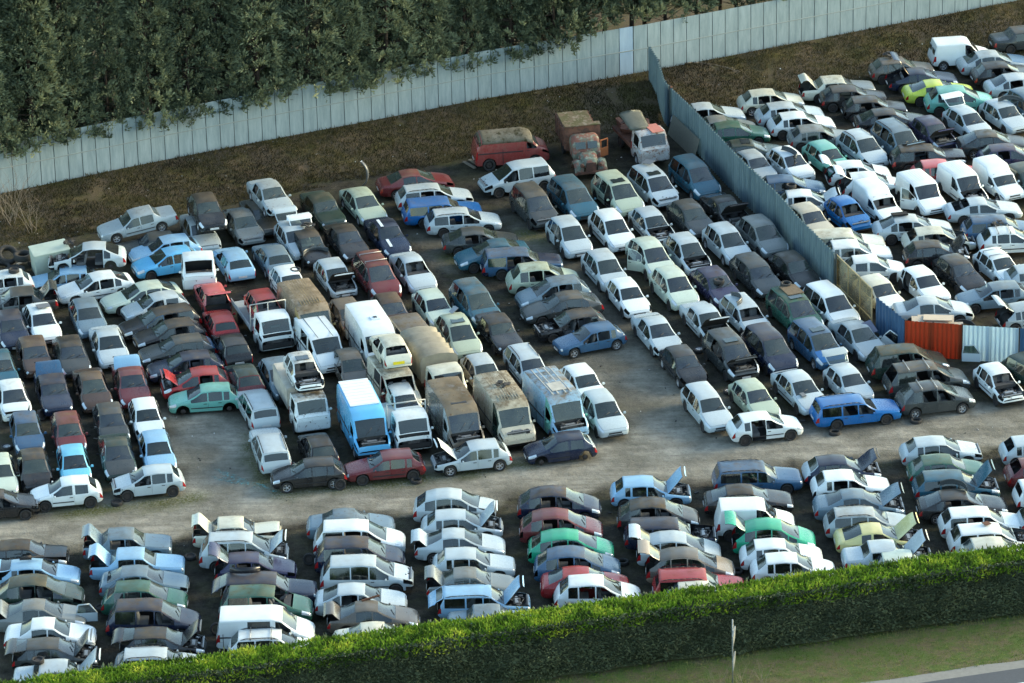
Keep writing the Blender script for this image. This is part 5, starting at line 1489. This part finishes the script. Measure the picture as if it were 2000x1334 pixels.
# tarp truck
rt, xb, L = cab_truck('tarpaulin_truck', 868, 716, -72, 'truck with cream roof cab and beige tarpaulin cover', 'cream', .6, ['e'], 5.8)
mb = MB(); bm = mb.bm; prev = None
prof = [(-1.03,.9),(-1.05,2.1),(-.98,2.32),(-.6,2.44),(0,2.50),(.6,2.44),(.98,2.32),(1.05,2.1),(1.03,.9)]
n = 22
for i in range(n+1):
    x = xb-.15-L*i/n; sag = -.10 if i % 4 == 2 else (.02 if i % 4 == 0 else -.06)
    ring = [bm.verts.new((x, y*(1+sag*.4), z+(sag if z > 1 else 0))) for y, z in prof]
    if prev:
        for k in range(8): f = bm.faces.new((prev[k], ring[k], ring[k+1], prev[k+1])); f.smooth = True
    else: bm.faces.new(ring[::-1])
    prev = ring
bm.faces.new(prev)
mb.obj('tarpaulin_cover', TARP, rt)
# white cab with a rack, small white car behind
rt, xb, L = cab_truck('flatbed_truck', 800, 805, -76, 'white cab truck with a bar frame above its roof, its front stripped', 'white', .45, ['f', 'n'], 4.9)
MB().box((xb-.15-L/2, 0, .86), (L, 2.0, .08)).obj('flatbed', bpy.data.materials['bed_boards'], rt, None, .01)
mb = MB()
for sy in (-1.05, 1.05): mb.tube((xb-.05, sy, .85), (xb-.05, sy, 2.35), .035)
mb.tube((xb-.05, -1.05, 2.35), (xb-.05, 1.05, 2.35), .035)
mb.obj('headboard', bpy.data.materials['pipe_frame'], rt)
# bare white cab at the back row
T = TY['truckcab']; loc = place('truckcab', 386, 496, -84, .1)
rc2 = tag(empty('truck_cab', loc, R(-84)), 'white truck cab shell with an empty window, beside a light blue hatchback', 'truck cab')
vehicle('truckcab', rc2, 'white', .35, ['s', 'f', 'w', 'o'], random.Random(3))

# stacked wrecks on top of the trucks
car_line('threedoor|588|694|-76|white|1.2|z2.15 n f s w u m|white cut down wreck lying on the roof of the rust stained truck', 'cars stacked on trucks')
rr_ = car_line('threedoor|766|664|105|cream|.7|z1.95 G w m o|small white wreck with yellow number plate on top of an old van', 'cars stacked on trucks')
for ch in rr_.children:
    if ch.name.startswith('number_plate'): ch.data = MB().box((0,0,0), (.02, .62, .16)).mesh('yellow_plate', [PLATEY]); ch.location.z = .62; ch.location.x -= .01
car_line('supermini|512|572|-72|red|.6|z.9 s w m tg=white|red hatchback loaded on the flatbed behind a white lid', 'cars stacked on trucks')

# tall blue van: white corrugated rear roof
for o in list(COL.objects):
    if o.get('label', '').startswith('tall blue van'):
        mb = MB()
        mb.box((-.98, 0, 2.452), (3.1, 1.60, .05))
        for k in range(9): mb.box((.45-k*.36, 0, 2.482), (.06, 1.58, .02))
        mb.obj('roof_panel', simple('white_roof_panel', (.66,.72,.76), .5, 0, .12, 2), o, None, .006)
    if o.get('label', '').startswith('tall white van with a roof hatch'):
        MB().box((.1, .15, 2.47), (.5, .5, .07)).box((.1, .15, 2.51), (.22, .22, .05), mat=1).obj('roof_hatch', [WHITEP, TRIM], o, None, .01)
    if 'dark brown roof' in o.get('label', '') and o.get('category') == 'van':
        MB().box((.75, 0, 2.40), (.32, .85, .03)).obj('roof_vent', TRIM, o)
    if 'dirty white roof' in o.get('label', ''):
        mb = MB()
        for y in (-.5, -.2, .2, .5): mb.box((-.6, y, 2.44), (3.4, .05, .03))
        mb.box((.2, 0, 2.45), (1.0, .8, .03))
        mb.obj('roof_ribs', DIRTW, o)
    if o.get('label', '').startswith('white van with long roof grooves'):
        mb = MB()
        for y in (-.42, .42): mb.box((-.6, y, 1.905), (3.2, .025, .015))
        mb.obj('roof_grooves', TRIM, o)
    if 'white stripes on roof' in o.get('label', ''):
        mb = MB(); mb.box((-.25, -.35, 1.405), (.95, .17, .02), Matrix.Rotation(R(2), 3, 'Y'))
        mb.box((1.45, -.35, .88), (.85, .17, .02), Matrix.Rotation(R(7), 3, 'Y'))
        mb.obj('stripe', WHITEP, o)

# ------------------------------------------------------------------ the three vintage vehicles
REDV = simple('faded_red_paint', (.26,.035,.035), .55, 0, .35, 1.3)
def patch_mat(name, a, b_, c_, s=1.6):
    m, nt, n, b = newmat(name); v = coords(nt)
    f1 = ramp(nt, noise(nt, v, s, 6, .7), .44, .54); f2 = ramp(nt, noise(nt, v, s*2.3, 5, .7), .52, .62)
    nt.links.new(mixc(nt, f2, mixc(nt, f1, a, b_), c_), b.inputs['Base Color']); b.inputs['Roughness'].default_value = .8; return m
MOSSY = patch_mat('mossy_pale_roof', (.27,.25,.20), (.20,.18,.13), (.055,.050,.020), 1.1)
RUSTG = patch_mat('rusty_green_paint', (.10,.13,.10), (.17,.065,.045), (.20,.24,.19), 1.6)
RUSTB = patch_mat('rust_brown_steel', (.10,.045,.030), (.16,.07,.045), (.06,.035,.028), 1.3)
FLAKE = patch_mat('flaking_white_paint', (.42,.44,.44), (.36,.34,.32), (.20,.10,.07), 2.2)
MOSSD = patch_mat('mossy_box_roof', (.12,.085,.05), (.07,.065,.022), (.20,.17,.13), 1.5)
car_line('oldvan|985|255|9|fadedred|1.1|o e m|faded red vintage panel van with rounded mossy roof', 'vintage trucks below the bank')
for o in list(COL.objects):
    if o.get('label', '').startswith('faded red vintage'):
        T = TY['oldvan']; x0 = T['L']/2; bm = bmesh.new(); prev = None
        for i in range(31):
            s = 1.0+i*(4.36-1.0)/30; wl = T['wrail_f'](s); t = T['top_f'](s)
            bump = .02*(1 if i % 3 == 0 else 0)
            sc_ = T['section'](s); pr = [(sc_[7][0]+.006, sc_[7][1]), (sc_[8][0]+.006, sc_[8][1]), (sc_[9][0], sc_[9][1]+.006), (sc_[10][0], sc_[10][1]+.01), (0, t+.01)]
            ring = [bm.verts.new((x0-s, y, z+.015+bump)) for y, z in pr]+[bm.verts.new((x0-s, -y, z+.015+bump)) for y, z in pr[:-1][::-1]]
            if prev:
                for k in range(8): f = bm.faces.new((prev[k], ring[k], ring[k+1], prev[k+1])); f.smooth = True
            prev = ring
        bmesh.ops.solidify(bm, geom=bm.faces[:], thickness=.02)
        me = bpy.data.meshes.new('mossy_roof'); bm.to_mesh(me); bm.free(); me.materials.append(MOSSY)
        link('roof', me, o)
def loft(mb, rings, mat=0, smooth=True, cap=True):
    bm = mb.bm; prev = None; first = None
    for r in rings:
        cur = [bm.verts.new(Vector(p)) for p in r]
        if prev:
            for k in range(len(cur)):
                f = bm.faces.new((prev[k], cur[k], cur[(k+1) % len(cur)], prev[(k+1) % len(cur)])); f.smooth = smooth; f.material_index = mat
        else: first = cur
        prev = cur
    if cap: bm.faces.new(first[::-1]).material_index = mat; bm.faces.new(prev).material_index = mat
def rrect(x, w_, z0, z1, r=.25, n=4):
    out = []
    for cx, cz, a0 in ((w_-r, z1-r, 0), (-w_+r, z1-r, 90), (-w_+r, z0+r, 180), (w_-r, z0+r, 270)):
        for i in range(n+1):
            a = R(a0+90*i/n); out.append((x, cx+r*math.cos(a), cz+r*math.sin(a)))
    return out
# dump truck: bonnet, fenders, rounded cab, high steel box
pd = pix(1142, 290, 1.3); 
vt = tag(empty('vintage_truck', (pd.x, pd.y, 0), R(-80)), 'rusty green vintage truck with brown steel box and an open orange door', 'vintage truck', 'vintage trucks below the bank')
mb = MB(); loft(mb, [rrect(.35, .82, .7, 1.35, .2), rrect(.55, .86, .7, 1.42, .2), rrect(.62, .84, .9, 1.48, .2), rrect(.85, .80, .9, 2.02, .25), rrect(1.0, .78, .9, 2.10, .25), rrect(0, .80, .9, 2.14, .28)][:0] or
     [rrect(-.55, .82, .75, 2.05, .30), rrect(-.35, .86, .75, 2.16, .30), rrect(.15, .86, .75, 2.18, .30), rrect(.42, .85, .75, 2.05, .30), rrect(.66, .84, .75, 1.42, .22), rrect(.72, .80, .8, 1.36, .2)])
mb.obj('cab', RUSTG, vt)
for sy in (-.36, .36):
    g = MB().box((0,0,0), (.03, .60, .42), Matrix.Rotation(R(-21), 3, 'Y')).obj('windscreen', GLASS, vt, (.60, sy, 1.76), .0, (1,1,1,.8))
mb = MB(); loft(mb, [rrect(.6, .60, .75, 1.42, .28), rrect(1.0, .56, .75, 1.40, .28), rrect(1.5, .48, .75, 1.30, .26), rrect(1.9, .36, .75, 1.15, .22)])
mb.obj('bonnet', RUSTG, vt)
MB().box((1.93, 0, .85), (.08, .62, .62)).obj('grille', RUSTB, vt, None, .02)
for k in range(4): pass
for sd in (1, -1):
    mb = MB(); rings = []
    for i in range(9):
        a = math.pi*(i/8); cx = 1.35+.62*math.cos(math.pi-a); cz = .55+.55*math.sin(a)
        rings.append([(cx, sd*.45, cz+.03), (cx, sd*.75, cz+.06), (cx, sd*.98, cz-.02), (cx, sd*1.0, cz-.14), (cx*.96+.05, sd*.72, cz-.10), (cx*.96+.05, sd*.45, cz-.10)])
    loft(mb, rings); mb.obj('fender', RUSTG, vt)
    MB().lathe([(.13,.0),(.12,.10),(.02,.12),(.02,0)], 'Y', 12).obj('headlight', RUSTB, vt, (1.92, sd*.55, 1.02)).rotation_euler = (0, 0, R(-90))
    for xw in (1.3, -2.6):
        wp = link('wheel', [p[1] for p in TY['oldvan']['parts'] if p[4] == 'wheel'][0], vt, (xw, sd*.78, .40)); link('rim', RIM['steel'], wp, (0, sd*.06, 0))
MB().box((1.98, 0, .55), (.10, 1.7, .16)).obj('bumper', RUSTB, vt, None, .02)
dd = MB().box((-.30, 0, -.25), (.62, .05, .55)); dd.box((-.05,0,.28),(.06,.05,.55)).box((-.58,0,.28),(.06,.05,.55)).box((-.30,0,.55),(.60,.05,.06))
dd.obj('door', simple('orange_rust_door', (.28,.09,.03), .8, 0, .3, 3), vt, (.42, .86, 1.35)).rotation_euler = (0, 0, R(-62))
MB().box((-1.6, 0, .72), (5.0, .9, .2)).obj('chassis', RUSTB, vt)
mb = MB()
mb.box((-2.45, 0, 1.50), (3.3, 2.0, 1.15)); mb.box((-.72, 0, 2.0), (.10, 2.2, 1.15))
for k in range(6):
    for sd in (1, -1): mb.box((-1.1-k*.55, sd*1.02, 1.50), (.09, .07, 1.15))
mb.obj('steel_box', RUSTB, vt, None, .01)
MB().box((-2.45, 0, 2.10), (3.1, 1.85, .06)).box((-.70, 0, 2.60), (.5, 2.2, .06)).obj('box_roof', MOSSD, vt, None, .01)
# old white cab over truck with a bonnet and junk on its roof
T = TY['truckcab']; loc = place('truckcab', 1268, 252, -72, .1)
ow = tag(empty('vintage_truck', loc, R(-72)), 'old white and pink flaking truck with a grey bonnet dumped on its roof', 'vintage truck', 'vintage trucks below the bank')
vehicle('truckcab', ow, 'cream', 1.0, ['bd=pink'], random.Random(9))
for ch in ow.children:
    if ch.type == 'MESH' and ch.data.materials and ch.data.materials[0] == PAINT:
        ch.data = ch.data.copy(); ch.data.materials[0] = FLAKE
MB().box((-.1, -.15, 2.17), (1.3, .75, .04), Matrix.Rotation(R(3), 3, 'Z')).obj('roof_patch', simple('faded_pink_paint', (.45,.17,.13), .8, 0, .3, 3), ow).location = (0,.45,0)
mb = MB()
for sy in (-.42, .42): mb.box((-2.6, sy, .62), (4.2, .09, .16))
mb.obj('chassis', RUSTB, ow)
mb = MB(); rn = random.Random(12)
for k in range(26): mb.box((-1.4-rn.random()*2.6, rn.uniform(-.8,.8), 1.0+rn.random()*.7), (rn.uniform(.3,1.1), rn.uniform(.1,.6), rn.uniform(.05,.5)), Matrix.Rotation(rn.uniform(-1,1), 3, 'Z') @ Matrix.Rotation(rn.uniform(-.6,.6), 3, 'X'))
mb.box((-2.5, 0, .85), (3.4, 1.9, .2))
mb.obj('rusty_load', RUSTB, ow)
for sd in (1, -1):
    wp = link('wheel', [p[1] for p in TY['oldvan']['parts'] if p[4] == 'wheel'][0], ow, (-3.0, sd*.8, .38)); link('rim', RIM['steel'], wp, (0, sd*.06, 0))
def curved_panel(L, W, bulge_, thick=.03, nx=8, ny=8, taper=.85):
    bm = bmesh.new(); g = []
    for i in range(nx+1):
        row = []
        for j in range(ny+1):
            a = i/nx; b = j/ny*2-1; k = lerp_(1, taper, a)
            row.append(bm.verts.new(((a-.5)*L+(-.10*b*b if i == nx else 0), b*W/2*k, bulge_*(1-b*b*.9)*(1-.35*a*a)-(.06 if i == nx else 0))))
        g.append(row)
    for i in range(nx):
        for j in range(ny): bm.faces.new((g[i][j], g[i+1][j], g[i+1][j+1], g[i][j+1])).smooth = True
    bmesh.ops.solidify(bm, geom=bm.faces[:], thickness=thick)
    me = bpy.data.meshes.new('curved_panel'); bm.to_mesh(me); bm.free(); return me
me = curved_panel(2.0, 1.45, .13); me.materials.append(simple('mossy_grey_panel', (.20,.21,.18), .85, 0, .35, 2.5))
o = link('loose_bonnet', me, None, pix(1240, 236, 2.45)); o.rotation_euler = (0, R(12), R(-72)); tag(o, 'mossy grey bonnet lying on the roof of the old white truck', 'bonnet')

# ------------------------------------------------------------------ loose things
def tyre_thing(u, v, z, label, rim='steel', rot=(0,0,0), r=.31, bare=False, group='loose wheels and tyres'):
    k = r/.31
    root = empty('car_wheel' if not bare else 'tyre', pix(u, v, z))
    root.rotation_euler = rot; root.scale = (k,k,k); tag(root, label, 'wheel' if not bare else 'tyre', group)
    m = MB().lathe([(.31,-.085),(.29,-.10),(.205,-.095),(.195,0),(.205,.095),(.29,.10),(.31,.085)], 'Z', 20).mesh('tyre', [TYRE])
    link('tread' if bare else 'tyre', m, root)
    if not bare:
        o = link('rim', RIM[rim], root, (0,0,.05)); o.rotation_euler = (R(90), 0, 0)
    return root
tyre_thing(228, 982, .1, 'wheel lying flat by the silver hatchback missing its wing')
tyre_thing(813, 939, .1, 'tyre flat under the rear of the dark red hatchback', bare=True)
tyre_thing(664, 946, .3, 'wheel leaning at the back of the black trackside hatchback', rot=(R(80),0,R(8)))
tyre_thing(1365, 684, .12, 'alloy wheel lying on the soil near the black hatchback', 'alloy')
tyre_thing(1424, 765, .12, 'second alloy wheel on the soil further down the alley', 'alloy')
tyre_thing(372, 1088, .1, 'wheel on the track edge left of the third column')
tyre_thing(198, 1188, .1, 'wheel between the first and second columns')
tyre_thing(423, 1228, .3, 'tyre leaning against the white panel van', bare=True, rot=(R(70),0,R(10)))
tyre_thing(604, 1092, .3, 'wheel leaning beside the silver people carrier in column three', rot=(R(75),0,0))
tyre_thing(610, 1180, .1, 'tyre left of the white silver liftback', bare=True)
tyre_thing(1630, 845, .08, 'flat tyre propping the rear of the shiny blue estate', bare=True)
tyre_thing(1789, 822, .08, 'flat tyre beneath the charcoal people carrier', bare=True)
tyre_thing(1440, 1116, .1, 'flat tyre before the grey beige people carrier', bare=True)
tyre_thing(1216, 1098, .1, 'tyre in shade beside the seventh column', bare=True)
tyre_thing(13, 874, .1, 'wheel with pale hubcap flat on the ground at left', 'alloy')
tyre_thing(80, 811, .3, 'wheel leaning by the navy saloon with purple roof', rot=(R(70),0,R(60)))
tyre_thing(27, 528, 1.5, 'wheel with red centre resting on the white hatchback at left')
tyre_thing(74, 1290, 1.48, 'tyre resting on the silver white saloon by the hedge')
tyre_thing(577, 528, 1.35, 'spare tyre resting on the small white car', bare=True)
tyre_thing(1404, 549, 1.22, 'tyre lying on the violet hatchback windscreen')
tyre_thing(1545, 363, 1.5, 'tyre on the roof of the white hatchback behind the fence', bare=True)
tyre_thing(1535, 555, 1.78, 'worn tyre on the roof of the green people carrier', bare=True)
tyre_thing(45, 500, .75, 'big tyre on the tyre heap at far left', bare=True, r=.55)
tyre_thing(30, 530, .25, 'big tyre at the bottom of the heap at far left', bare=True, r=.58)
tyre_thing(15, 498, .7, 'brown rusty tyre leaning on the heap at far left', bare=True, r=.6, rot=(R(40),0,R(30)))
tyre_thing(4, 522, .3, 'low tyre on the far left heap edge', bare=True, r=.5, rot=(R(15),R(10),0))
tyre_thing(68, 512, .2, 'smaller tyre between the heap and the pale box', bare=True, r=.42)
# pale fridge like box
pb = pix(96, 548, .0)
o = MB().box((0,0,.80), (2.1, 1.4, 1.5)).box((0,0,1.57), (2.18, 1.48, .06)).box((-.2,-.77,.25), (2.0,.05,.08)).obj('van_box', simple('pale_green_box', (.42,.48,.40), .7, 0, .25, 1.5), None, pb+Vector((.1,1.2,0)), .04)
o.rotation_euler = (R(3), R(-4), R(18)); tag(o, 'pale green box body with stained top beside the tyre heap', 'box body')
# bumpers
def bumper(u, v, z, col, label, rot=(0,0,0), w_=1.6, group='loose bumpers'):
    bm = bmesh.new(); prev = None
    for i in range(15):
        t = i/14*2-1; y = t*w_/2; x = -.42*abs(t)**2.6
        ring = [bm.verts.new((x+a, y, b)) for a, b in ((0,-.16),(.05,-.10),(.06,.05),(.02,.14),(-.02,.14),(.02,.04),(.01,-.09),(-.03,-.15))]
        if prev:
            for k in range(8): f = bm.faces.new((prev[k], ring[k], ring[(k+1) % 8], prev[(k+1) % 8])); f.smooth = True
        prev = ring
    bmesh.ops.recalc_face_normals(bm, faces=bm.faces)
    me = bpy.data.meshes.new('bumper'); bm.to_mesh(me); bm.free(); me.materials.append(PAINT)
    o = link('loose_bumper', me, None, pix(u, v, z), COLS[col]+(.35,)); o.rotation_euler = rot; return tag(o, label, 'bumper', group)
bumper(718, 341, .95, 'white', 'white bumper standing on end against the earth bank', (R(86), 0, R(-20)))
bumper(1551, 297, 1.55, 'lsil', 'chrome edged bumper on the white hatchback near the fence', (R(4), R(10), R(30)), 1.5)
bumper(1974, 190, 1.55, 'lsil', 'silver bumper lying on the silver hatchback roof at right', (0, R(-8), R(80)), 1.5)
bumper(478, 1114, 1.62, 'navy', 'dark blue bumper on the navy estate roof', (0, R(-20), R(-88)), 1.5)
bumper(1447, 580, 1.55, 'lsil', 'silver bumper across the estate with no windscreen', (0, R(-10), R(10)), 1.4)
bumper(613, 487, .9, 'lsil', 'silver tail bumper behind the silver hatchback with open bonnet', (0, 0, R(108)), 1.5)
bumper(1869, 941, 1.5, 'lsil', 'pale strip of bumper lying over the black liftback', (0, R(-10), R(60)), 1.5)
bumper(1888, 628, .55, 'lsil', 'silver bumper heap behind the white fence panel', (R(10), R(-20), R(70)), 1.3)
bumper(1858, 195, .9, 'lsil', 'silver tail bumper beside the turquoise people carrier', (0, 0, R(115)), 1.4)
# loose panels and parts
def slab(name, u, v, z, dims, mat, rot, label, cat, bev=.02):
    o = MB().box((0,0,0), dims).obj(name, mat, None, pix(u, v, z), min(bev, dims[2]*.4)); o.rotation_euler = rot; return tag(o, label, cat)
GM = simple('grey_panel', (.14,.15,.16), .7); DKM = simple('black_foam', (.012,.012,.012), .9); BXM = simple('beige_board', (.48,.40,.30), .85, 0, .15, 2)
slab('roof_hatch_panel', 84, 597, 1.47, (.75,.55,.03), GM, (0,0,R(20)), 'small grey square panel lying on a white hatchback roof', 'panel')
slab('foam_block', 1757, 418, 1.50, (.95,.42,.10), DKM, (0,0,R(12)), 'long black foam block on the silver liftback roof', 'foam block')
slab('sunroof_panel', 1696, 640, 1.22, (.85,.75,.04), simple('violet_grey_panel', (.10,.11,.16), .5), (R(10),R(28),R(-60)), 'dark grey panel leaning on the old saloon windscreen', 'panel')
slab('metal_box', 1568, 771, .98, (.35,.28,.08), GM, (0,R(8),R(-62)), 'small metal tray on the bonnet of the pale liftback', 'tray')
slab('roof_flap', 1266, 316, 1.78, (.75,.55,.03), GM, (R(8),R(-6),R(-40)), 'bent grey flap lying on a silver people carrier roof', 'panel')
slab('metal_bracket', 886, 605, 1.72, (.5,.34,.05), METAL, (R(8),R(-28),R(35)), 'shiny bracket resting on the sage people carrier', 'bracket')
slab('rubbish_heap', 1546, 566, 1.74, (1.25,1.0,.05), simple('brown_litter', (.15,.11,.07), 1.0, 0, .5, 6), (0,0,R(-69)), 'brown rubbish spread over the green people carrier', 'rubbish')
slab('loose_bonnet', 333, 1000+170, 1.2, (.9,1.2,.04), DKM, (0,R(20),0), 'dark bonnet panel', 'bonnet') if False else None
slab('exhaust_pipe', 724, 1168, 1.46, (.95,.10,.09), RUST, (0,R(-8),R(18)), 'rusty exhaust pipe across the brown grey saloon roof', 'pipe')
slab('rusty_plate', 1927, 1022, 1.52, (.38,.38,.03), RUST, (0,0,R(30)), 'rusty square plate on the boxy white estate', 'plate')
slab('roof_box', 1922, 262, 1.0, (.1,.1,.1), GM, (0,0,0), '', '') if False else None
mb = MB(); mb.box((0,0,0), (.6,.1,.06)).tube((-.8,0,.05),(.9,.12,.05),.03).tube((-.1,0,.1),(.3,.05,.1),.07).box((.7,.1,.04),(.35,.16,.07))
o = mb.obj('axle_part', STEEL, None, pix(50, 1092, 1.5)); o.rotation_euler = (0,0,R(4)); tag(o, 'axle and steering parts on the pale blue hatchback roof', 'car part')
mb = MB(); rn = random.Random(6)
for _ in range(14): mb.box((rn.uniform(-.5,.5), rn.uniform(-.3,.3), rn.uniform(0,.12)), (rn.uniform(.1,.45), rn.uniform(.06,.3), .05), Matrix.Rotation(rn.uniform(-2,2), 3, 'Z') @ Matrix.Rotation(rn.uniform(-.5,.5), 3, 'X'))
me = mb.mesh('junk', [simple('greasy_parts', (.05,.045,.04), .8, .1, .6, 8)])
for (u, v, z, s, lab, m2) in ((601, 440, 1.46, .8, 'heap of black parts on a black hatchback roof', None), (1738, 107, 1.46, .9, 'brown rags and scrap on the grey brown hatchback', RUST), (138, 474, 1.8, .7, 'scrap metal on the nose of the doorless shell', None),
                              (985, 752, 2.52, .8, 'coil of scrap on the dirty tall van roof', None), (1946, 437, 1.45, .7, 'bent rack and scrap on a white hatchback roof at right', None), (600, 1010, 0, 0, '', None)):
    if s == 0: continue
    o = link('scrap_heap', me, None, pix(u, v, z)); o.scale = (s,s,s); o.rotation_euler = (0,0,u*.37); tag(o, lab, 'scrap', 'small heaps of scrap lying on roofs')
# detached doors
def loose_door(u, v, z, col, rot, label):
    root = tag(empty('loose_door', pix(u, v, z)), label, 'car door', 'detached car doors'); root.rotation_euler = rot
    mb = MB(); pts = [(-.5,0,-.35),(.5,0,-.35),(.52,0,.1),(-.52,0,.1)]
    mb.prism(pts, .06, 0, Vector((0,1,0)))
    for a, b in (((-.50,.03,.08),(-.42,.03,.52)), ((-.42,.03,.52),(.15,.03,.55)), ((.15,.03,.55),(.50,.03,.08))): mb.tube(a, b, .035, n=6)
    mb.obj('door_panel', PAINT, root, None, 0, COLS[col]+(.2,))
    MB().prism([(-.48,.03,.1),(.45,.03,.1),(.14,.03,.52),(-.40,.03,.50)], .01, 0, Vector((0,1,0))).obj('window', GLASS, root, None, 0, (1,1,1,.3))
    return root
loose_door(170, 1201, .75, 'lsil', (R(-8), 0, R(4)), 'silver car door propped against the grey saloon in the first column')
loose_door(1897, 694, .55, 'lsil', (R(-14), 0, R(-8)), 'pale blue car door leaning on the white fence panel')
loose_door(1739, 668, .45, 'white', (R(-10), R(35), R(-20)), 'white triangular door scrap standing by the blue fence piece')
# boards behind the orange panel
mb = MB(); rn = random.Random(8)
for k in range(6): mb.box((rn.uniform(-.5,.5), rn.uniform(-.35,.35), .9+k*.09), (2.3-rn.random()*.8, 1.0-rn.random()*.3, .06), Matrix.Rotation(R(rn.uniform(-10,10)), 3, 'Z') @ Matrix.Rotation(R(rn.uniform(-4,4)), 3, 'X'))
mb.box((0,0,.45), (2.1,.9,.85))
o = mb.obj('board_stack', BXM, None, pix(1832, 624, 1.3)*1.0); o.location.z = 0; tag(o, 'stack of beige boards behind the orange fence panel', 'board stack')
for (u, v, k) in ((556, 325, 0), (1330, 300, 1), (936, 322, 2)):
    pass
# planks near the red van
for i, (u, v) in enumerate(((917, 322), (928, 318))):
    slab('plank', u, v, .08, (1.3,.22,.06), WOOD, (0,0,R(-58)), 'weathered plank behind the red van, '+('nearer the left' if i == 0 else 'nearer the van'), 'plank')
# cyan paint spill
bm = bmesh.new(); c = pix(468, 940, 0); rn = random.Random(2)
ring = []
for i in range(40):
    a = 2*math.pi*i/40; r_ = 1+.45*math.sin(3*a+1)+rn.uniform(-.3,.3)
    ring.append(bm.verts.new((c.x+1.3*r_*math.cos(a)+.35*r_*math.sin(a), c.y-.9*math.cos(a)*r_+.25*r_*math.sin(a), .035)))
bm.faces.new(ring); me = bpy.data.meshes.new('spill'); bm.to_mesh(me); bm.free()
def spill_mat():
    m, nt, n, b = newmat('cyan_spray'); c_ = coords(nt); tr = n.new('ShaderNodeBsdfTransparent'); df = n.new('ShaderNodeBsdfDiffuse'); df.inputs[0].default_value = (.16,.42,.42,1)
    mx = n.new('ShaderNodeMixShader'); nt.links.new(mth(nt, 'MULTIPLY', ramp(nt, noise(nt, c_, 4.0, 6, .8), .48, .66), .7), mx.inputs[0]); nt.links.new(tr.outputs[0], mx.inputs[1]); nt.links.new(df.outputs[0], mx.inputs[2])
    nt.links.new(mx.outputs[0], n['Material Output'].inputs[0]); n.remove(b); return m
me.materials.append(spill_mat()); tag(link('paint_spill', me), 'turquoise paint sprayed over the gravel patch', 'paint spill', kind='stuff')
# small litter scattered over soil
rn = random.Random(31); mb = MB()
for _ in range(170):
    u, v = rn.uniform(0, 2000), rn.uniform(480, 1180); p = pix(u, v); s = rn.uniform(.05, .16)
    if gravel(p.x, p.y) > .85: continue
    mb.box((p.x, p.y, gz(p.x, p.y)+.04), (s*rn.uniform(1, 3), s, s*.4), Matrix.Rotation(rn.uniform(0,3), 3, 'Z') @ Matrix.Rotation(rn.uniform(-.3,.3), 3, 'X'), mat=rn.choice((0,0,0,1)))
for _ in range(800):
    if rn.random() < .35:
        x = rn.uniform(-34, 38); y = wall_y(x)-rn.uniform(.3, 7)
    else: x = rn.uniform(-34, 36); y = rn.uniform(NEAR+6, WALL[3].y)
    s = rn.uniform(.015,.06)
    mb.box((x, y, gz(x, y)+.03), (s*rn.uniform(1,2.5), s, s*.5), Matrix.Rotation(rn.uniform(0,3), 3, 'Z'), mat=rn.choice((0,0,0,0,1,1,1,1,2)))
tag(mb.obj('litter', [simple('litter_dark', (.03,.03,.03), .8), simple('litter_stone', (.28,.27,.25), .9), simple('litter_white', (.6,.6,.58), .7)]), kind='stuff')
